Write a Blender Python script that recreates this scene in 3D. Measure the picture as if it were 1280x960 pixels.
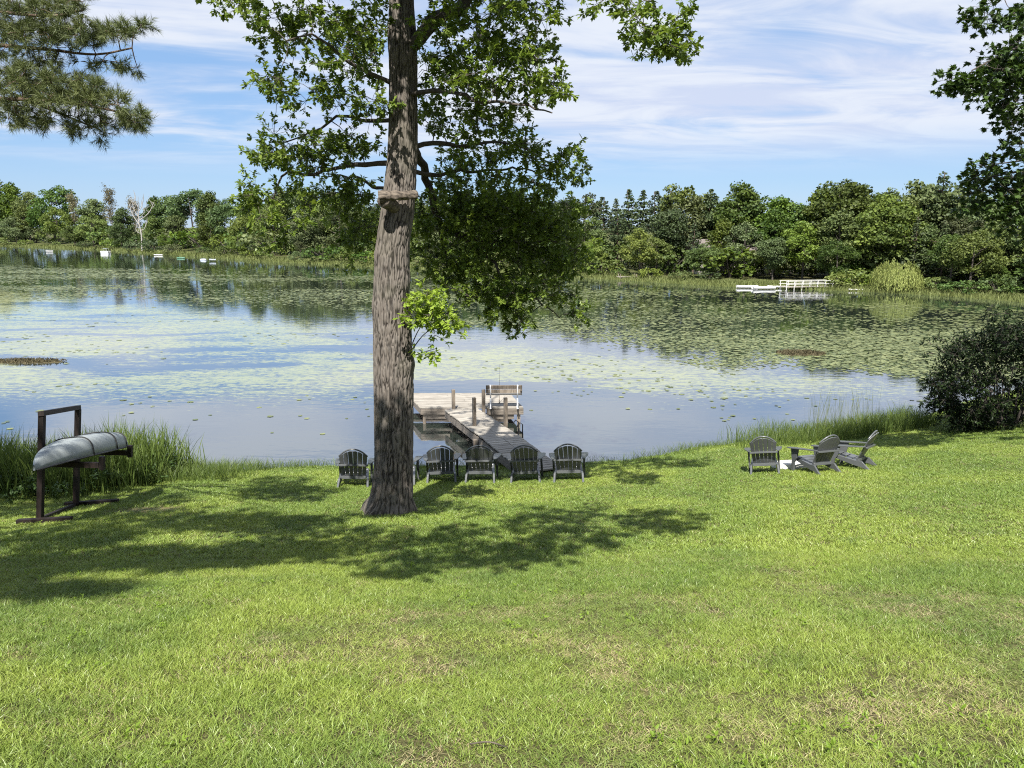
import bpy, math, random
import numpy as np
from mathutils import Vector, Matrix, Euler

random.seed(7)
rng = np.random.default_rng(11)
R = math.radians
S = bpy.context.scene
for o in list(bpy.data.objects):
    bpy.data.objects.remove(o)
COL = S.collection

# ------------------------------------------------------------------ camera, sky, sun, exposure
CAM_H, F, PITCH = 6.0, 961.0, R(11.36)
cam = bpy.data.objects.new('camera', bpy.data.cameras.new('camera'))
COL.objects.link(cam)
cam.location = (0, 0, CAM_H)
cam.rotation_euler = (R(90) - PITCH, 0, 0)
cam.data.sensor_width = 36
cam.data.lens = F / 1280 * 36
cam.data.clip_end = 6000
S.camera = cam

SUN_EL, SUN_AZ = R(54), R(9)            # shadows run away from the viewer and a little to the right
SUN_TRAVEL = Vector((math.sin(SUN_AZ) * math.cos(SUN_EL), math.cos(SUN_AZ) * math.cos(SUN_EL), -math.sin(SUN_EL)))
sun = bpy.data.objects.new('sun', bpy.data.lights.new('sun', 'SUN'))
COL.objects.link(sun)
sun.data.energy = 5.0
sun.data.angle = R(0.53)
sun.data.color = (1.0, 0.955, 0.88)
sun.rotation_euler = SUN_TRAVEL.to_track_quat('-Z', 'Y').to_euler()
sun.location = (0, -20, 40)

S.render.engine = 'CYCLES'
S.view_settings.view_transform = 'Standard'
S.view_settings.look = 'None'
S.view_settings.gamma = 1
S.view_settings.exposure = 1.2
cy = S.cycles
cy.max_bounces = 6
cy.diffuse_bounces = 3
cy.glossy_bounces = 3
cy.transmission_bounces = 3
cy.transparent_max_bounces = 4
cy.use_denoising = False
cy.filter_width = 1.1
cy.sample_clamp_indirect = 6
cy.use_adaptive_sampling = True
cy.adaptive_threshold = 0.008


class NT:
    """tiny node-tree writer"""
    def __init__(self, tree):
        self.t = tree
        tree.nodes.clear()

    def n(self, kind, props=None, **ins):
        nd = self.t.nodes.new(kind)
        for k, v in (props or {}).items():
            setattr(nd, k, v)
        for k, v in ins.items():
            self.set(nd, k, v)
        return nd

    def set(self, nd, key, v):
        s = nd.inputs[int(key[1:])] if key[0] == 'i' and key[1:].isdigit() else nd.inputs[key.replace('_', ' ')]
        if isinstance(v, bpy.types.NodeSocket):
            self.t.links.new(v, s)
        elif isinstance(v, bpy.types.Node):
            self.t.links.new(v.outputs[0], s)
        else:
            if hasattr(s, 'default_value') and s.type == 'RGBA' and len(v) == 3:
                v = (*v, 1)
            s.default_value = v

    def math(self, op, a, b=0.0, c=None, clamp=False):
        nd = self.n('ShaderNodeMath', {'operation': op, 'use_clamp': clamp}, i0=a, i1=b)
        if c is not None:
            self.set(nd, 'i2', c)
        return nd.outputs[0]

    def mix(self, f, a, b, blend='MIX'):
        nd = self.n('ShaderNodeMix', {'data_type': 'RGBA', 'blend_type': blend})
        for i, v in ((0, f), (6, a), (7, b)):
            self.set(nd, f'i{i}', v)
        return nd.outputs[2]

    def ramp(self, fac, stops, interp='LINEAR'):
        nd = self.n('ShaderNodeValToRGB', i0=fac)
        cr = nd.color_ramp
        cr.interpolation = interp
        while len(cr.elements) < len(stops):
            cr.elements.new(0.5)
        for e, (p, c) in zip(cr.elements, stops):
            e.position = p
            e.color = (*c, 1) if len(c) == 3 else c
        return nd.outputs[0]

    def rng(self, v, a, b, c=0.0, d=1.0, smooth=True):
        nd = self.n('ShaderNodeMapRange', {'interpolation_type': 'SMOOTHSTEP' if smooth else 'LINEAR'},
                    i0=v, i1=a, i2=b, i3=c, i4=d)
        return nd.outputs[0]

    def noise(self, vec, scale, detail=3, rough=0.55, dist=0.0):
        return self.n('ShaderNodeTexNoise', None, Vector=vec, Scale=scale, Detail=detail, Roughness=rough,
                      Distortion=dist).outputs[0]

    def scaled(self, vec, s):
        return self.n('ShaderNodeVectorMath', {'operation': 'MULTIPLY'}, i0=vec, i1=s).outputs[0]


# world: clear summer sky with thin cirrus
W = bpy.data.worlds.new('World')
S.world = W
W.use_nodes = True
w = NT(W.node_tree)
sky = w.n('ShaderNodeTexSky', {'sky_type': 'NISHITA', 'sun_disc': False, 'sun_elevation': SUN_EL,
                               'sun_rotation': math.pi + SUN_AZ, 'altitude': 250, 'air_density': 1.0,
                               'dust_density': 0.25, 'ozone_density': 3.5})
tc = w.n('ShaderNodeTexCoord').outputs['Generated']
sep = w.n('ShaderNodeSeparateXYZ', None, i0=tc)
dz = w.math('MAXIMUM', sep.outputs[2], 0.0)
inv = w.math('DIVIDE', 1.0, w.math('ADD', dz, 0.10))
uvx = w.math('MULTIPLY', sep.outputs[0], inv)
uvy = w.math('MULTIPLY', sep.outputs[1], inv)
uv = w.n('ShaderNodeCombineXYZ', None, i0=uvx, i1=uvy, i2=0.0).outputs[0]
rot = w.n('ShaderNodeVectorRotate', {'rotation_type': 'Z_AXIS'}, Vector=uv, Angle=R(-5)).outputs[0]
big = w.noise(w.scaled(rot, (0.40, 0.75, 1)), 1.0, 5, 0.55, 0.6)
wisp = w.noise(w.scaled(rot, (0.75, 1.35, 1)), 1.5, 8, 0.60, 0.9)
cl = w.math('ADD', w.math('MULTIPLY', big, 0.80), w.math('MULTIPLY', wisp, 0.36))
cl = w.math('ADD', cl, w.math('MULTIPLY', uvx, 0.04))
shade_ = w.rng(wisp, 0.36, 0.62)
cl = w.rng(cl, 0.42, 0.62)
cl = w.math('MULTIPLY', cl, w.rng(dz, 0.055, 0.125))
cl = w.math('MULTIPLY', cl, 0.92)
tint = w.mix(0.55, sky.outputs[0], (3.0, 5.2, 9.0), 'MIX')
skyc = w.mix(cl, tint, w.mix(shade_, (5.9, 6.5, 8.1), (7.4, 7.8, 8.6)))
bg = w.n('ShaderNodeBackground', None, Color=skyc, Strength=0.05)
w.n('ShaderNodeOutputWorld', None, Surface=bg.outputs[0])

# ------------------------------------------------------------------ projection helpers (used once, to find real positions)
CP, SP = math.cos(PITCH), math.sin(PITCH)


def ray(px, py):
    u, v = (px - 640) / F, (py - 480) / F
    return np.array([u, CP - v * SP, -SP - v * CP])


def at_z(px, py, z):
    d = ray(px, py)
    t = (z - CAM_H) / d[2]
    return np.array([0, 0, CAM_H]) + d * t


def at_y(px, py, Y):
    d = ray(px, py)
    return np.array([0, 0, CAM_H]) + d * (Y / d[1])


def project(p):
    p = np.asarray(p, float)
    x, y, z = p[..., 0], p[..., 1], p[..., 2] - CAM_H
    dep = y * CP - z * SP
    up = y * SP + z * CP
    return 640 + F * x / dep, 480 - F * up / dep


# ------------------------------------------------------------------ noise in numpy
def _h(ix, iy, iz, seed):
    h = (ix.astype(np.int64) * 374761393 + iy.astype(np.int64) * 668265263 + iz.astype(np.int64) * 2147483647 + seed * 1274126177)
    h &= 0xffffffff
    h = ((h ^ (h >> 13)) * 1274126177) & 0xffffffff
    h = ((h ^ (h >> 16)) * 2246822519) & 0xffffffff
    return ((h ^ (h >> 15)) & 0xffff) / 65535.0


def vnoise(x, y, z=0.0, seed=0):
    x, y, z = np.broadcast_arrays(np.asarray(x, float), np.asarray(y, float), np.asarray(z, float))
    ix, iy, iz = np.floor(x), np.floor(y), np.floor(z)
    fx, fy, fz = x - ix, y - iy, z - iz
    fx, fy, fz = [f * f * (3 - 2 * f) for f in (fx, fy, fz)]
    r = 0
    for a in (0, 1):
        for b in (0, 1):
            for c in (0, 1):
                r = r + _h(ix + a, iy + b, iz + c, seed) * (fx if a else 1 - fx) * (fy if b else 1 - fy) * (fz if c else 1 - fz)
    return r


def fbm(x, y, z=0.0, oct=4, seed=0):
    s, a, t = 0, 1.0, 0
    for k in range(oct):
        s = s + a * vnoise(np.asarray(x) * 2 ** k, np.asarray(y) * 2 ** k, np.asarray(z) * 2 ** k, seed + k)
        t += a
        a *= 0.5
    return s / t


def smooth(a, b, v):
    t = np.clip((np.asarray(v, float) - a) / (b - a), 0, 1)
    return t * t * (3 - 2 * t)


# ------------------------------------------------------------------ terrain
SHX = [-60, -20, -14, -8, -5, 0, 3, 5.5, 9, 12, 16, 25, 60]
SHY = [12, 16.5, 17.6, 18.7, 19.2, 19.3, 19.8, 20.9, 22.0, 23.4, 26.5, 33, 50]
PRY = [-40, -12, 0, 4, 8, 12, 14, 16, 18, 19.3, 21, 23, 30]
PRZ = [11.0, 7.6, 4.4, 3.28, 2.22, 1.28, .88, .52, .20, 0.0, -.40, -.9, -1.4]


def shore_y(x):
    return np.interp(x, SHX, SHY)


_py = np.linspace(-40, 30, 1401)
_pz = np.interp(_py, PRY, PRZ)
_k = np.ones(61) / 61
_pz = np.convolve(np.pad(_pz, 30, mode='edge'), _k, 'valid')


def ground(x, y):
    x, y = np.asarray(x, float), np.asarray(y, float)
    s = y - smooth(4, 17, y) * (shore_y(x) - 19.3)
    z = np.interp(s, _py, _pz)
    return z + (fbm(x * .35, y * .35, 3.3, 3, 5) - .5) * .16 + (vnoise(x * 1.1, y * 1.1, 0, 9) - .5) * .012


def at_g(px, py, lo=2.0, hi=40.0):
    d = ray(px, py)
    d = d / d[1]
    for _ in range(50):
        m = (lo + hi) / 2
        if CAM_H + d[2] * m > ground(d[0] * m, m):
            lo = m
        else:
            hi = m
    return np.array([d[0] * lo, lo, float(ground(d[0] * lo, lo))])


def gnormal(x, y, e=.25):
    return Vector((float(ground(x - e, y) - ground(x + e, y)), float(ground(x, y - e) - ground(x, y + e)), 2 * e)).normalized()


# ------------------------------------------------------------------ mesh helpers
def mesh_np(name, verts, faces, mat=None, attrs=None, shade=False):
    """verts (N,3); faces: list of int arrays (n,k)"""
    me = bpy.data.meshes.new(name)
    verts = np.asarray(verts, np.float32)
    me.vertices.add(len(verts))
    me.vertices.foreach_set('co', verts.ravel())
    faces = [np.asarray(f, np.int32) for f in faces if len(f)]
    loops = np.concatenate([f.ravel() for f in faces])
    tot = np.concatenate([np.full(len(f), f.shape[1], np.int32) for f in faces])
    start = np.concatenate([[0], np.cumsum(tot)[:-1]]).astype(np.int32)
    me.loops.add(len(loops))
    me.loops.foreach_set('vertex_index', loops)
    me.polygons.add(len(tot))
    me.polygons.foreach_set('loop_start', start)
    if shade:
        me.polygons.foreach_set('use_smooth', np.ones(len(tot), bool))
    for k, v in (attrs or {}).items():
        a = me.attributes.new(k, 'FLOAT', 'POINT')
        a.data.foreach_set('value', np.asarray(v, np.float32))
    me.update(calc_edges=True)
    if not shade:
        me.polygons.foreach_set('use_smooth', np.zeros(len(tot), bool))
    if mat:
        me.materials.append(mat)
    return me


class MB:
    """collects simple solids for ONE mesh"""
    def __init__(self):
        self.v, self.f, self.n = [], {}, 0

    def add(self, verts, faces):
        verts = np.asarray(verts, float)
        for f in faces:
            self.f.setdefault(len(f), []).append([i + self.n for i in f])
        self.v.append(verts)
        self.n += len(verts)
        return self

    def box(self, c, s, rot=None, ch=0.0):
        hx, hy, hz = [k / 2 for k in s]
        if ch > 0:
            pr = [(-hx + ch, -hz), (hx - ch, -hz), (hx, -hz + ch), (hx, hz - ch), (hx - ch, hz), (-hx + ch, hz), (-hx, hz - ch), (-hx, -hz + ch)]
            v = [(x, -hy, z) for x, z in pr] + [(x, hy, z) for x, z in pr]
            f = [tuple(range(8)), tuple(range(15, 7, -1))] + [(i, i + 8, (i + 1) % 8 + 8, (i + 1) % 8) for i in range(8)]
        else:
            v = [(x, y, z) for x in (-hx, hx) for y in (-hy, hy) for z in (-hz, hz)]
            f = [(0, 1, 3, 2), (4, 6, 7, 5), (0, 4, 5, 1), (2, 3, 7, 6), (0, 2, 6, 4), (1, 5, 7, 3)]
        v = np.array(v, float)
        if rot is not None:
            v = v @ np.array(rot).T
        return self.add(v + np.asarray(c, float), f)

    def bar(self, a, b, wd, th=None, up=(0, 0, 1)):
        """rectangular bar from a to b"""
        th = th or wd
        a, b = Vector(a), Vector(b)
        d = (b - a)
        L = d.length
        d.normalize()
        upv = Vector(up)
        if abs(d.dot(upv)) > .98:
            upv = Vector((0, 1, 0))
        x = d.cross(upv).normalized()
        z = x.cross(d)
        M = np.array([[x[i], d[i], z[i]] for i in range(3)])
        return self.box((a + b) / 2, (wd, L, th), M)

    def tube(self, pts, rad, k=8, cap=True):
        v, f = tube_arrays(pts, rad, k)
        self.add(v, f.tolist())
        if cap:
            n = self.n
            self.f.setdefault(k, []).append([n - len(v) + i for i in range(k)][::-1])
            self.f.setdefault(k, []).append([n - k + i for i in range(k)])
        return self

    def prism(self, prof, axis_len, M=None, off=(0, 0, 0)):
        """profile in (y,z), extruded along x, centred"""
        k = len(prof)
        h = axis_len / 2
        v = np.array([(-h, y, z) for y, z in prof] + [(h, y, z) for y, z in prof], float)
        if M is not None:
            v = v @ np.array(M).T
        f = [tuple(range(k)), tuple(range(2 * k - 1, k - 1, -1))] + [(i, i + k, (i + 1) % k + k, (i + 1) % k) for i in range(k)]
        return self.add(v + np.asarray(off, float), f)

    def mesh(self, name, mat=None, shade=False):
        return mesh_np(name, np.concatenate(self.v), list(self.f.values()), mat, None, shade)


def tube_arrays(pts, rad, k=8):
    pts = np.asarray(pts, float)
    n = len(pts)
    rad = np.broadcast_to(np.asarray(rad, float), (n,)) if np.ndim(rad) == 0 else np.asarray(rad, float)
    T = np.gradient(pts, axis=0)
    T /= np.linalg.norm(T, axis=1)[:, None] + 1e-9
    ref = np.array([.31, .22, .92]) if abs(T[:, 2]).mean() < .8 else np.array([1.0, .1, 0])
    X = np.cross(T, ref)
    X /= np.linalg.norm(X, axis=1)[:, None] + 1e-9
    Y = np.cross(T, X)
    a = np.arange(k) * 2 * np.pi / k
    v = pts[:, None] + rad[:, None, None] * (np.cos(a)[None, :, None] * X[:, None] + np.sin(a)[None, :, None] * Y[:, None])
    i = np.arange(n - 1)[:, None] * k
    j = np.arange(k)[None]
    f = np.stack([i + j, i + (j + 1) % k, i + k + (j + 1) % k, i + k + j], -1).reshape(-1, 4)
    return v.reshape(-1, 3), f


def obj(name, me, parent=None, loc=None, rot=None, kind=None):
    o = bpy.data.objects.new(name, me)
    COL.objects.link(o)
    if parent:
        o.parent = parent
    if loc is not None:
        o.location = loc
    if rot is not None:
        o.rotation_euler = rot
    if kind:
        o['kind'] = kind
    return o


def tag(o, label, cat, group=None, kind=None):
    o['label'] = label
    o['category'] = cat
    if group:
        o['group'] = group
    if kind:
        o['kind'] = kind
    return o


def empty(name, loc=(0, 0, 0), rot=(0, 0, 0)):
    o = bpy.data.objects.new(name, None)
    o.empty_display_size = .2
    COL.objects.link(o)
    o.location = loc
    o.rotation_euler = rot
    return o


def copy_tree(o, parent=None):
    c = o.copy()
    COL.objects.link(c)
    if parent:
        c.parent = parent
    for ch in o.children:
        copy_tree(ch, c)
    return c


# ------------------------------------------------------------------ materials
def new_mat(name):
    m = bpy.data.materials.new(name)
    m.use_nodes = True
    return m, NT(m.node_tree)


def principled(t, color, rough=.6, bump=None, bump_s=.3, bump_d=.01, spec=.5, metal=0.0, **kw):
    p = t.n('ShaderNodeBsdfPrincipled')
    t.set(p, 'Base_Color', color)
    t.set(p, 'Roughness', rough)
    t.set(p, 'Specular_IOR_Level', spec)
    t.set(p, 'Metallic', metal)
    if bump is not None:
        b = t.n('ShaderNodeBump', None, Strength=bump_s, Distance=bump_d, Height=bump)
        t.set(p, 'Normal', b.outputs[0])
    t.n('ShaderNodeOutputMaterial', None, Surface=p.outputs[0])
    return p


def leaf_mat(name, dark, light, trans=.35, rough=.45, objvar=.0, spec=.3, tip=None):
    """leaf colour varies leaf by leaf (attribute tone) and, for copied trees, tree by tree"""
    m, t = new_mat(name)
    at = t.n('ShaderNodeAttribute', {'attribute_name': 'tone'}).outputs['Fac']
    c = t.mix(at, dark, light)
    if objvar:
        r = t.n('ShaderNodeObjectInfo').outputs['Random']
        hs = t.n('ShaderNodeHueSaturation', None, Hue=t.rng(r, 0, 1, .5 - .022 * objvar, .5 + .018 * objvar, False),
                 Saturation=t.rng(t.math('FRACT', t.math('MULTIPLY', r, 7.31)), 0, 1, 1 - .22 * objvar, 1 + .1 * objvar, False),
                 Value=t.rng(t.math('FRACT', t.math('MULTIPLY', r, 17.7)), 0, 1, 1 - .32 * objvar, 1 + .3 * objvar, False), Color=c)
        c = hs.outputs[0]
    p = t.n('ShaderNodeBsdfPrincipled', None, Roughness=rough)
    t.set(p, 'Base_Color', c)
    t.set(p, 'Specular_IOR_Level', spec)
    tr = t.n('ShaderNodeBsdfTranslucent')
    t.set(tr, 'Color', t.mix(.5, c, t.mix(1.0, c, (1.5, 1.45, .55), 'MULTIPLY')))
    mx = t.n('ShaderNodeMixShader', None, i0=trans)
    t.set(mx, 'i1', p.outputs[0])
    t.set(mx, 'i2', tr.outputs[0])
    t.n('ShaderNodeOutputMaterial', None, Surface=mx.outputs[0])
    return m


def wood_mat(name, c0, c1, scale=(2, 30, 30), rough=.8, axis='Object', var=.35):
    m, t = new_mat(name)
    g = t.n('ShaderNodeTexCoord').outputs['Object']
    r = t.n('ShaderNodeObjectInfo').outputs['Random']
    off = t.n('ShaderNodeVectorMath', {'operation': 'ADD'}, i0=t.scaled(g, scale), i1=t.n('ShaderNodeCombineXYZ', None, i0=t.math('MULTIPLY', r, 50.0), i1=t.math('MULTIPLY', r, 91.0), i2=0.0).outputs[0]).outputs[0]
    n = t.noise(off, 1.0, 5, .6, .3)
    n2 = t.noise(g, 1.7, 4, .6)
    c = t.mix(t.rng(n, .3, .72), c0, c1)
    c = t.mix(t.math('MULTIPLY', t.rng(n2, .5, .75), .45), c, [k * .55 for k in c0])
    hs = t.n('ShaderNodeHueSaturation', None, Color=c, Value=t.rng(r, 0, 1, 1 - var, 1 + var, False))
    principled(t, hs.outputs[0], rough, n, .5, .004, .3)
    return m


def paint_mat(name, col, rough=.4, dirt=.25, metal=0.0, spec=.5, scale=6.0):
    m, t = new_mat(name)
    g = t.n('ShaderNodeTexCoord').outputs['Object']
    n = t.noise(g, scale, 6, .65)
    n2 = t.noise(g, scale * 9, 3, .6)
    c = t.mix(t.math('MULTIPLY', t.rng(n, .45, .75), dirt), col, [k * .45 + .012 for k in col])
    principled(t, c, t.rng(n2, .3, .7, rough - .08, rough + .14), n2, .08, .002, spec, metal)
    return m


POS = lambda t: t.n('ShaderNodeNewGeometry').outputs['Position']

# lawn soil and thatch seen between the blades
M_lawn, t = new_mat('lawn_soil')
p_ = POS(t)
n1 = t.noise(p_, .55, 4, .6)
n2 = t.noise(p_, 26, 4, .7)
n3 = t.noise(t.scaled(p_, (1, 1, .2)), 1.9, 4, .65)
c = t.mix(t.rng(n2, .3, .7), (.034, .036, .014), (.125, .110, .052))
c = t.mix(t.math('MULTIPLY', t.rng(n3, .60, .74), .75), c, (.23, .185, .095))
c = t.mix(t.math('MULTIPLY', t.rng(n1, .5, .7), .4), c, (.13, .16, .035))
sepp = t.n('ShaderNodeSeparateXYZ', None, i0=p_)
c = t.mix(t.rng(sepp.outputs[2], .10, -.05), c, (.06, .05, .03))
dx = t.math('DIVIDE', t.math('SUBTRACT', sepp.outputs[0], -6.7), .75)
dy = t.math('DIVIDE', t.math('SUBTRACT', sepp.outputs[1], 13.2), .42)
dd = t.math('ADD', t.math('ADD', t.math('MULTIPLY', dx, dx), t.math('MULTIPLY', dy, dy)), t.math('MULTIPLY', t.math('SUBTRACT', n3, .5), 2.5))
c = t.mix(t.rng(dd, 1.1, .55), c, (.17, .115, .075))
principled(t, c, .95, n2, .8, .03, .1)

M_bank, t = new_mat('far_bank')
p_ = POS(t)
n1 = t.noise(p_, .12, 4, .6)
n2 = t.noise(p_, 2.4, 4, .7)
c = t.mix(t.rng(n2, .3, .7), (.04, .05, .016), (.09, .10, .035))
c = t.mix(t.math('MULTIPLY', t.rng(n1, .5, .65), .6), c, (.06, .05, .03))
principled(t, c, .95, n2, .6, .15, .1)

M_bed, t = new_mat('lake_bed')
principled(t, t.mix(t.noise(POS(t), .8), (.03, .028, .018), (.06, .05, .03)), .95)

M_grass, t = new_mat('grass_blades')
tone = t.n('ShaderNodeAttribute', {'attribute_name': 'tone'}).outputs['Fac']
dry = t.n('ShaderNodeAttribute', {'attribute_name': 'dry'}).outputs['Fac']
p_ = POS(t)
na = t.noise(p_, .33, 3, .55)
nb = t.noise(p_, 1.7, 4, .6)
nc = t.noise(p_, .95, 3, .6)
c = t.mix(tone, (.056, .118, .019), (.222, .296, .058))
c = t.mix(t.math('MULTIPLY', t.rng(na, .42, .62), .8), c, t.mix(tone, (.138, .205, .029), (.312, .374, .072)))
c = t.mix(t.math('MULTIPLY', t.rng(nc, .50, .70), .6), c, t.mix(tone, (.042, .088, .016), (.138, .205, .044)))
c = t.mix(t.math('MULTIPLY', dry, t.rng(nb, .40, .66, .15, 1.0)), c, t.mix(tone, (.27, .215, .11), (.52, .44, .26)))
p = t.n('ShaderNodeBsdfPrincipled', None, Roughness=.42)
t.set(p, 'Base_Color', c)
t.set(p, 'Specular_IOR_Level', .42)
tr = t.n('ShaderNodeBsdfTranslucent', None, Color=t.mix(1.0, c, (1.2, 1.2, .6), 'MULTIPLY'))
mx = t.n('ShaderNodeMixShader', None, i0=.2)
t.set(mx, 'i1', p.outputs[0])
t.set(mx, 'i2', tr.outputs[0])
t.n('ShaderNodeOutputMaterial', None, Surface=mx.outputs[0])

# water: fresnel mirror over a murky green body, thin floating algae in drifts
M_water, t = new_mat('lake_water')
p_ = POS(t)
sp_ = t.n('ShaderNodeSeparateXYZ', None, i0=p_)
X_, Y_ = sp_.outputs[0], sp_.outputs[1]
r1 = t.noise(t.scaled(p_, (.9, 2.2, 1)), 1.0, 3, .5, .4)
r2 = t.noise(t.scaled(p_, (3.5, 7.5, 1)), 1.0, 2, .5)
calm = t.rng(t.noise(t.scaled(p_, (.03, .09, 1)), 1.0, 3), .35, .65, .5, 1.2)
hgt = t.math('ADD', t.math('MULTIPLY', r1, .016), t.math('MULTIPLY', r2, .004))
b = t.n('ShaderNodeBump', None, Strength=t.math('MULTIPLY', calm, .24), Distance=1.0, Height=hgt)
gl = t.n('ShaderNodeBsdfGlossy', None, Roughness=.035, Normal=b.outputs[0])
t.set(gl, 'Color', (.93, .95, .99))
body = t.n('ShaderNodeBsdfDiffuse')
t.set(body, 'Color', (.022, .030, .024))
fr = t.n('ShaderNodeFresnel', None, IOR=1.333, Normal=b.outputs[0])
fr = t.math('POWER', fr.outputs[0], .43)
ws = t.n('ShaderNodeMixShader', None, i0=fr)
t.set(ws, 'i1', body.outputs[0])
t.set(ws, 'i2', gl.outputs[0])
drift = t.noise(t.scaled(p_, (.075, .20, 1)), 1.0, 5, .62, .7)
fine = t.noise(t.scaled(p_, (2.6, 5.5, 1)), 1.0, 5, .75, .3)
mid = t.noise(t.scaled(p_, (.5, 1.5, 1)), 1.0, 4, .6, .5)
dm = t.rng(drift, .30, .52)
cov = t.math('MULTIPLY', t.rng(Y_, 21.0, 31.0), dm)
zone = t.rng(t.math('ADD', t.math('ADD', Y_, t.math('MULTIPLY', X_, .72)), t.math('MULTIPLY', drift, 8.0)), 52.0, 41.0, .12, 1.0)
cov = t.math('MULTIPLY', cov, zone)
cov = t.math('ADD', t.math('MULTIPLY', cov, .46), t.math('MULTIPLY', t.rng(mid, .45, .7), t.math('MULTIPLY', t.math('MULTIPLY', t.rng(Y_, 23.0, 30.0), zone), .14)))
# open leads along the left far shore stay clear
far = t.math('SUBTRACT', Y_, t.math('MULTIPLY', X_, -.35))
clear = t.math('MULTIPLY', t.rng(t.math('ADD', Y_, t.math('MULTIPLY', X_, 1.9)), -60.0, -12.0), 1.0)
thr = t.math('SUBTRACT', .80, t.math('MULTIPLY', cov, .70))
spk = t.rng(t.math('SUBTRACT', fine, thr), -.09, .10)
scum = t.n('ShaderNodeBsdfPrincipled', None, Roughness=.6)
t.set(scum, 'Base_Color', t.mix(t.noise(p_, 1.3, 4, .7), (.255, .285, .125), (.36, .37, .22)))
t.set(scum, 'Specular_IOR_Level', .15)
mx = t.n('ShaderNodeMixShader', None, i0=t.math('MULTIPLY', spk, .50))
t.set(mx, 'i1', ws.outputs[0])
t.set(mx, 'i2', scum.outputs[0])
t.n('ShaderNodeOutputMaterial', None, Surface=mx.outputs[0])

M_pad = leaf_mat('lily_pad', (.075, .100, .030), (.205, .225, .085), trans=.08, rough=.38, spec=.5)
M_bark, t = new_mat('oak_bark')
g = t.n('ShaderNodeTexCoord').outputs['Object']
ht = t.n('ShaderNodeAttribute', {'attribute_name': 'tone'}).outputs['Fac']
nf = t.noise(t.scaled(g, (14, 14, 3)), 1.6, 6, .7)
nl = t.noise(t.scaled(g, (1, 1, .8)), 1.4, 4, .6)
c = t.mix(t.rng(ht, .15, .75), (.018, .015, .013), (.150, .131, .113))
c = t.mix(t.math('MULTIPLY', t.rng(nf, .45, .7), .5), c, (.19, .175, .158))
c = t.mix(t.math('MULTIPLY', t.rng(nl, .5, .7), .35), c, (.12, .115, .085))
principled(t, c, .92, nf, .7, .012, .15)

M_twig, t = new_mat('twig_bark')
g = t.n('ShaderNodeTexCoord').outputs['Object']
principled(t, t.mix(t.noise(t.scaled(g, (20, 20, 6)), 1.0, 4, .6), (.035, .030, .026), (.12, .105, .09)), .9, t.noise(g, 60, 3), .5, .004, .15)
M_pinebark, t = new_mat('pine_bark')
g = t.n('ShaderNodeTexCoord').outputs['Object']
principled(t, t.mix(t.noise(t.scaled(g, (9, 9, 3)), 1.0, 4, .6), (.06, .042, .032), (.17, .125, .095)), .9, t.noise(g, 40, 3), .5, .006, .15)
M_deadwood, t = new_mat('bleached_wood')
g = t.n('ShaderNodeTexCoord').outputs['Object']
principled(t, t.mix(t.noise(t.scaled(g, (6, 6, 1)), 1.0, 4, .6), (.15, .142, .13), (.33, .315, .29)), .85)
M_cut = wood_mat('weathered_cut_wood', (.026, .021, .017), (.150, .124, .098), (5, 34, 34))

M_oakleaf = leaf_mat('oak_leaves', (.044, .088, .015), (.205, .275, .045), trans=.42, rough=.42, spec=.35)
M_sprout = leaf_mat('oak_young_leaves', (.16, .25, .030), (.30, .40, .055), trans=.45, rough=.45, spec=.3)
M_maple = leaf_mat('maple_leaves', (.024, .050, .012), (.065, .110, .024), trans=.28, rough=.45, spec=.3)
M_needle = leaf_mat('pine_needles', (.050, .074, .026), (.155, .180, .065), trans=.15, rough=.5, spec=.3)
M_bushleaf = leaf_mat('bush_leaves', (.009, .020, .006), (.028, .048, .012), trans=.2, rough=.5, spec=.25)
M_reed = leaf_mat('reed_blades', (.040, .075, .016), (.130, .175, .040), trans=.3, rough=.5, spec=.3)
M_marsh = leaf_mat('marsh_grass', (.080, .105, .030), (.165, .185, .064), trans=.25, rough=.6, spec=.2)
M_far = leaf_mat('broad_leaves', (.030, .058, .012), (.105, .145, .030), trans=.20, rough=.55, objvar=1.25, spec=.25)
M_farlight = leaf_mat('light_green_leaves', (.062, .098, .018), (.160, .200, .040), trans=.24, rough=.55, objvar=.7, spec=.25)
M_farpine = leaf_mat('dark_needles', (.026, .045, .018), (.066, .090, .034), trans=.12, rough=.55, objvar=.7, spec=.25)
M_willow = leaf_mat('willow_leaves', (.135, .170, .042), (.28, .31, .095), trans=.3, rough=.55, spec=.25)
M_budding = leaf_mat('half_bare_twigs', (.085, .078, .040), (.17, .155, .075), trans=.2, rough=.7, objvar=.6, spec=.2)

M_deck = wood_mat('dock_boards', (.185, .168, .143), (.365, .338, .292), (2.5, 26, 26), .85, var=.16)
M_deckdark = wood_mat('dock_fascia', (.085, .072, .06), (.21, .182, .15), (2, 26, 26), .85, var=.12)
M_post = wood_mat('dock_posts', (.13, .105, .082), (.29, .245, .195), (26, 26, 2.5), .85)
M_rackwood = wood_mat('shade_dark_rack_timber', (.007, .005, .004), (.020, .012, .010), (20, 3, 3), .7)  # timber colour taken nearly black to stand in for the shade on the rack
M_white = paint_mat('white_paint', (.50, .495, .47), .5, .45)
M_chair = paint_mat('slate_grey_resin', (.075, .080, .083), .28, .2, spec=.7)
M_canoe = paint_mat('pale_grey_hull', (.25, .275, .275), .45, .5, spec=.5, scale=2.2)
M_strap = paint_mat('black_strap', (.012, .012, .013), .6)
M_black = paint_mat('dark_metal', (.02, .02, .022), .5, spec=.5)
M_steel = paint_mat('white_metal', (.72, .73, .74), .35, .2)
M_stone, t = new_mat('pale_stone')
g = t.n('ShaderNodeTexCoord').outputs['Object']
nn = t.noise(g, 9, 6, .7)
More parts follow.
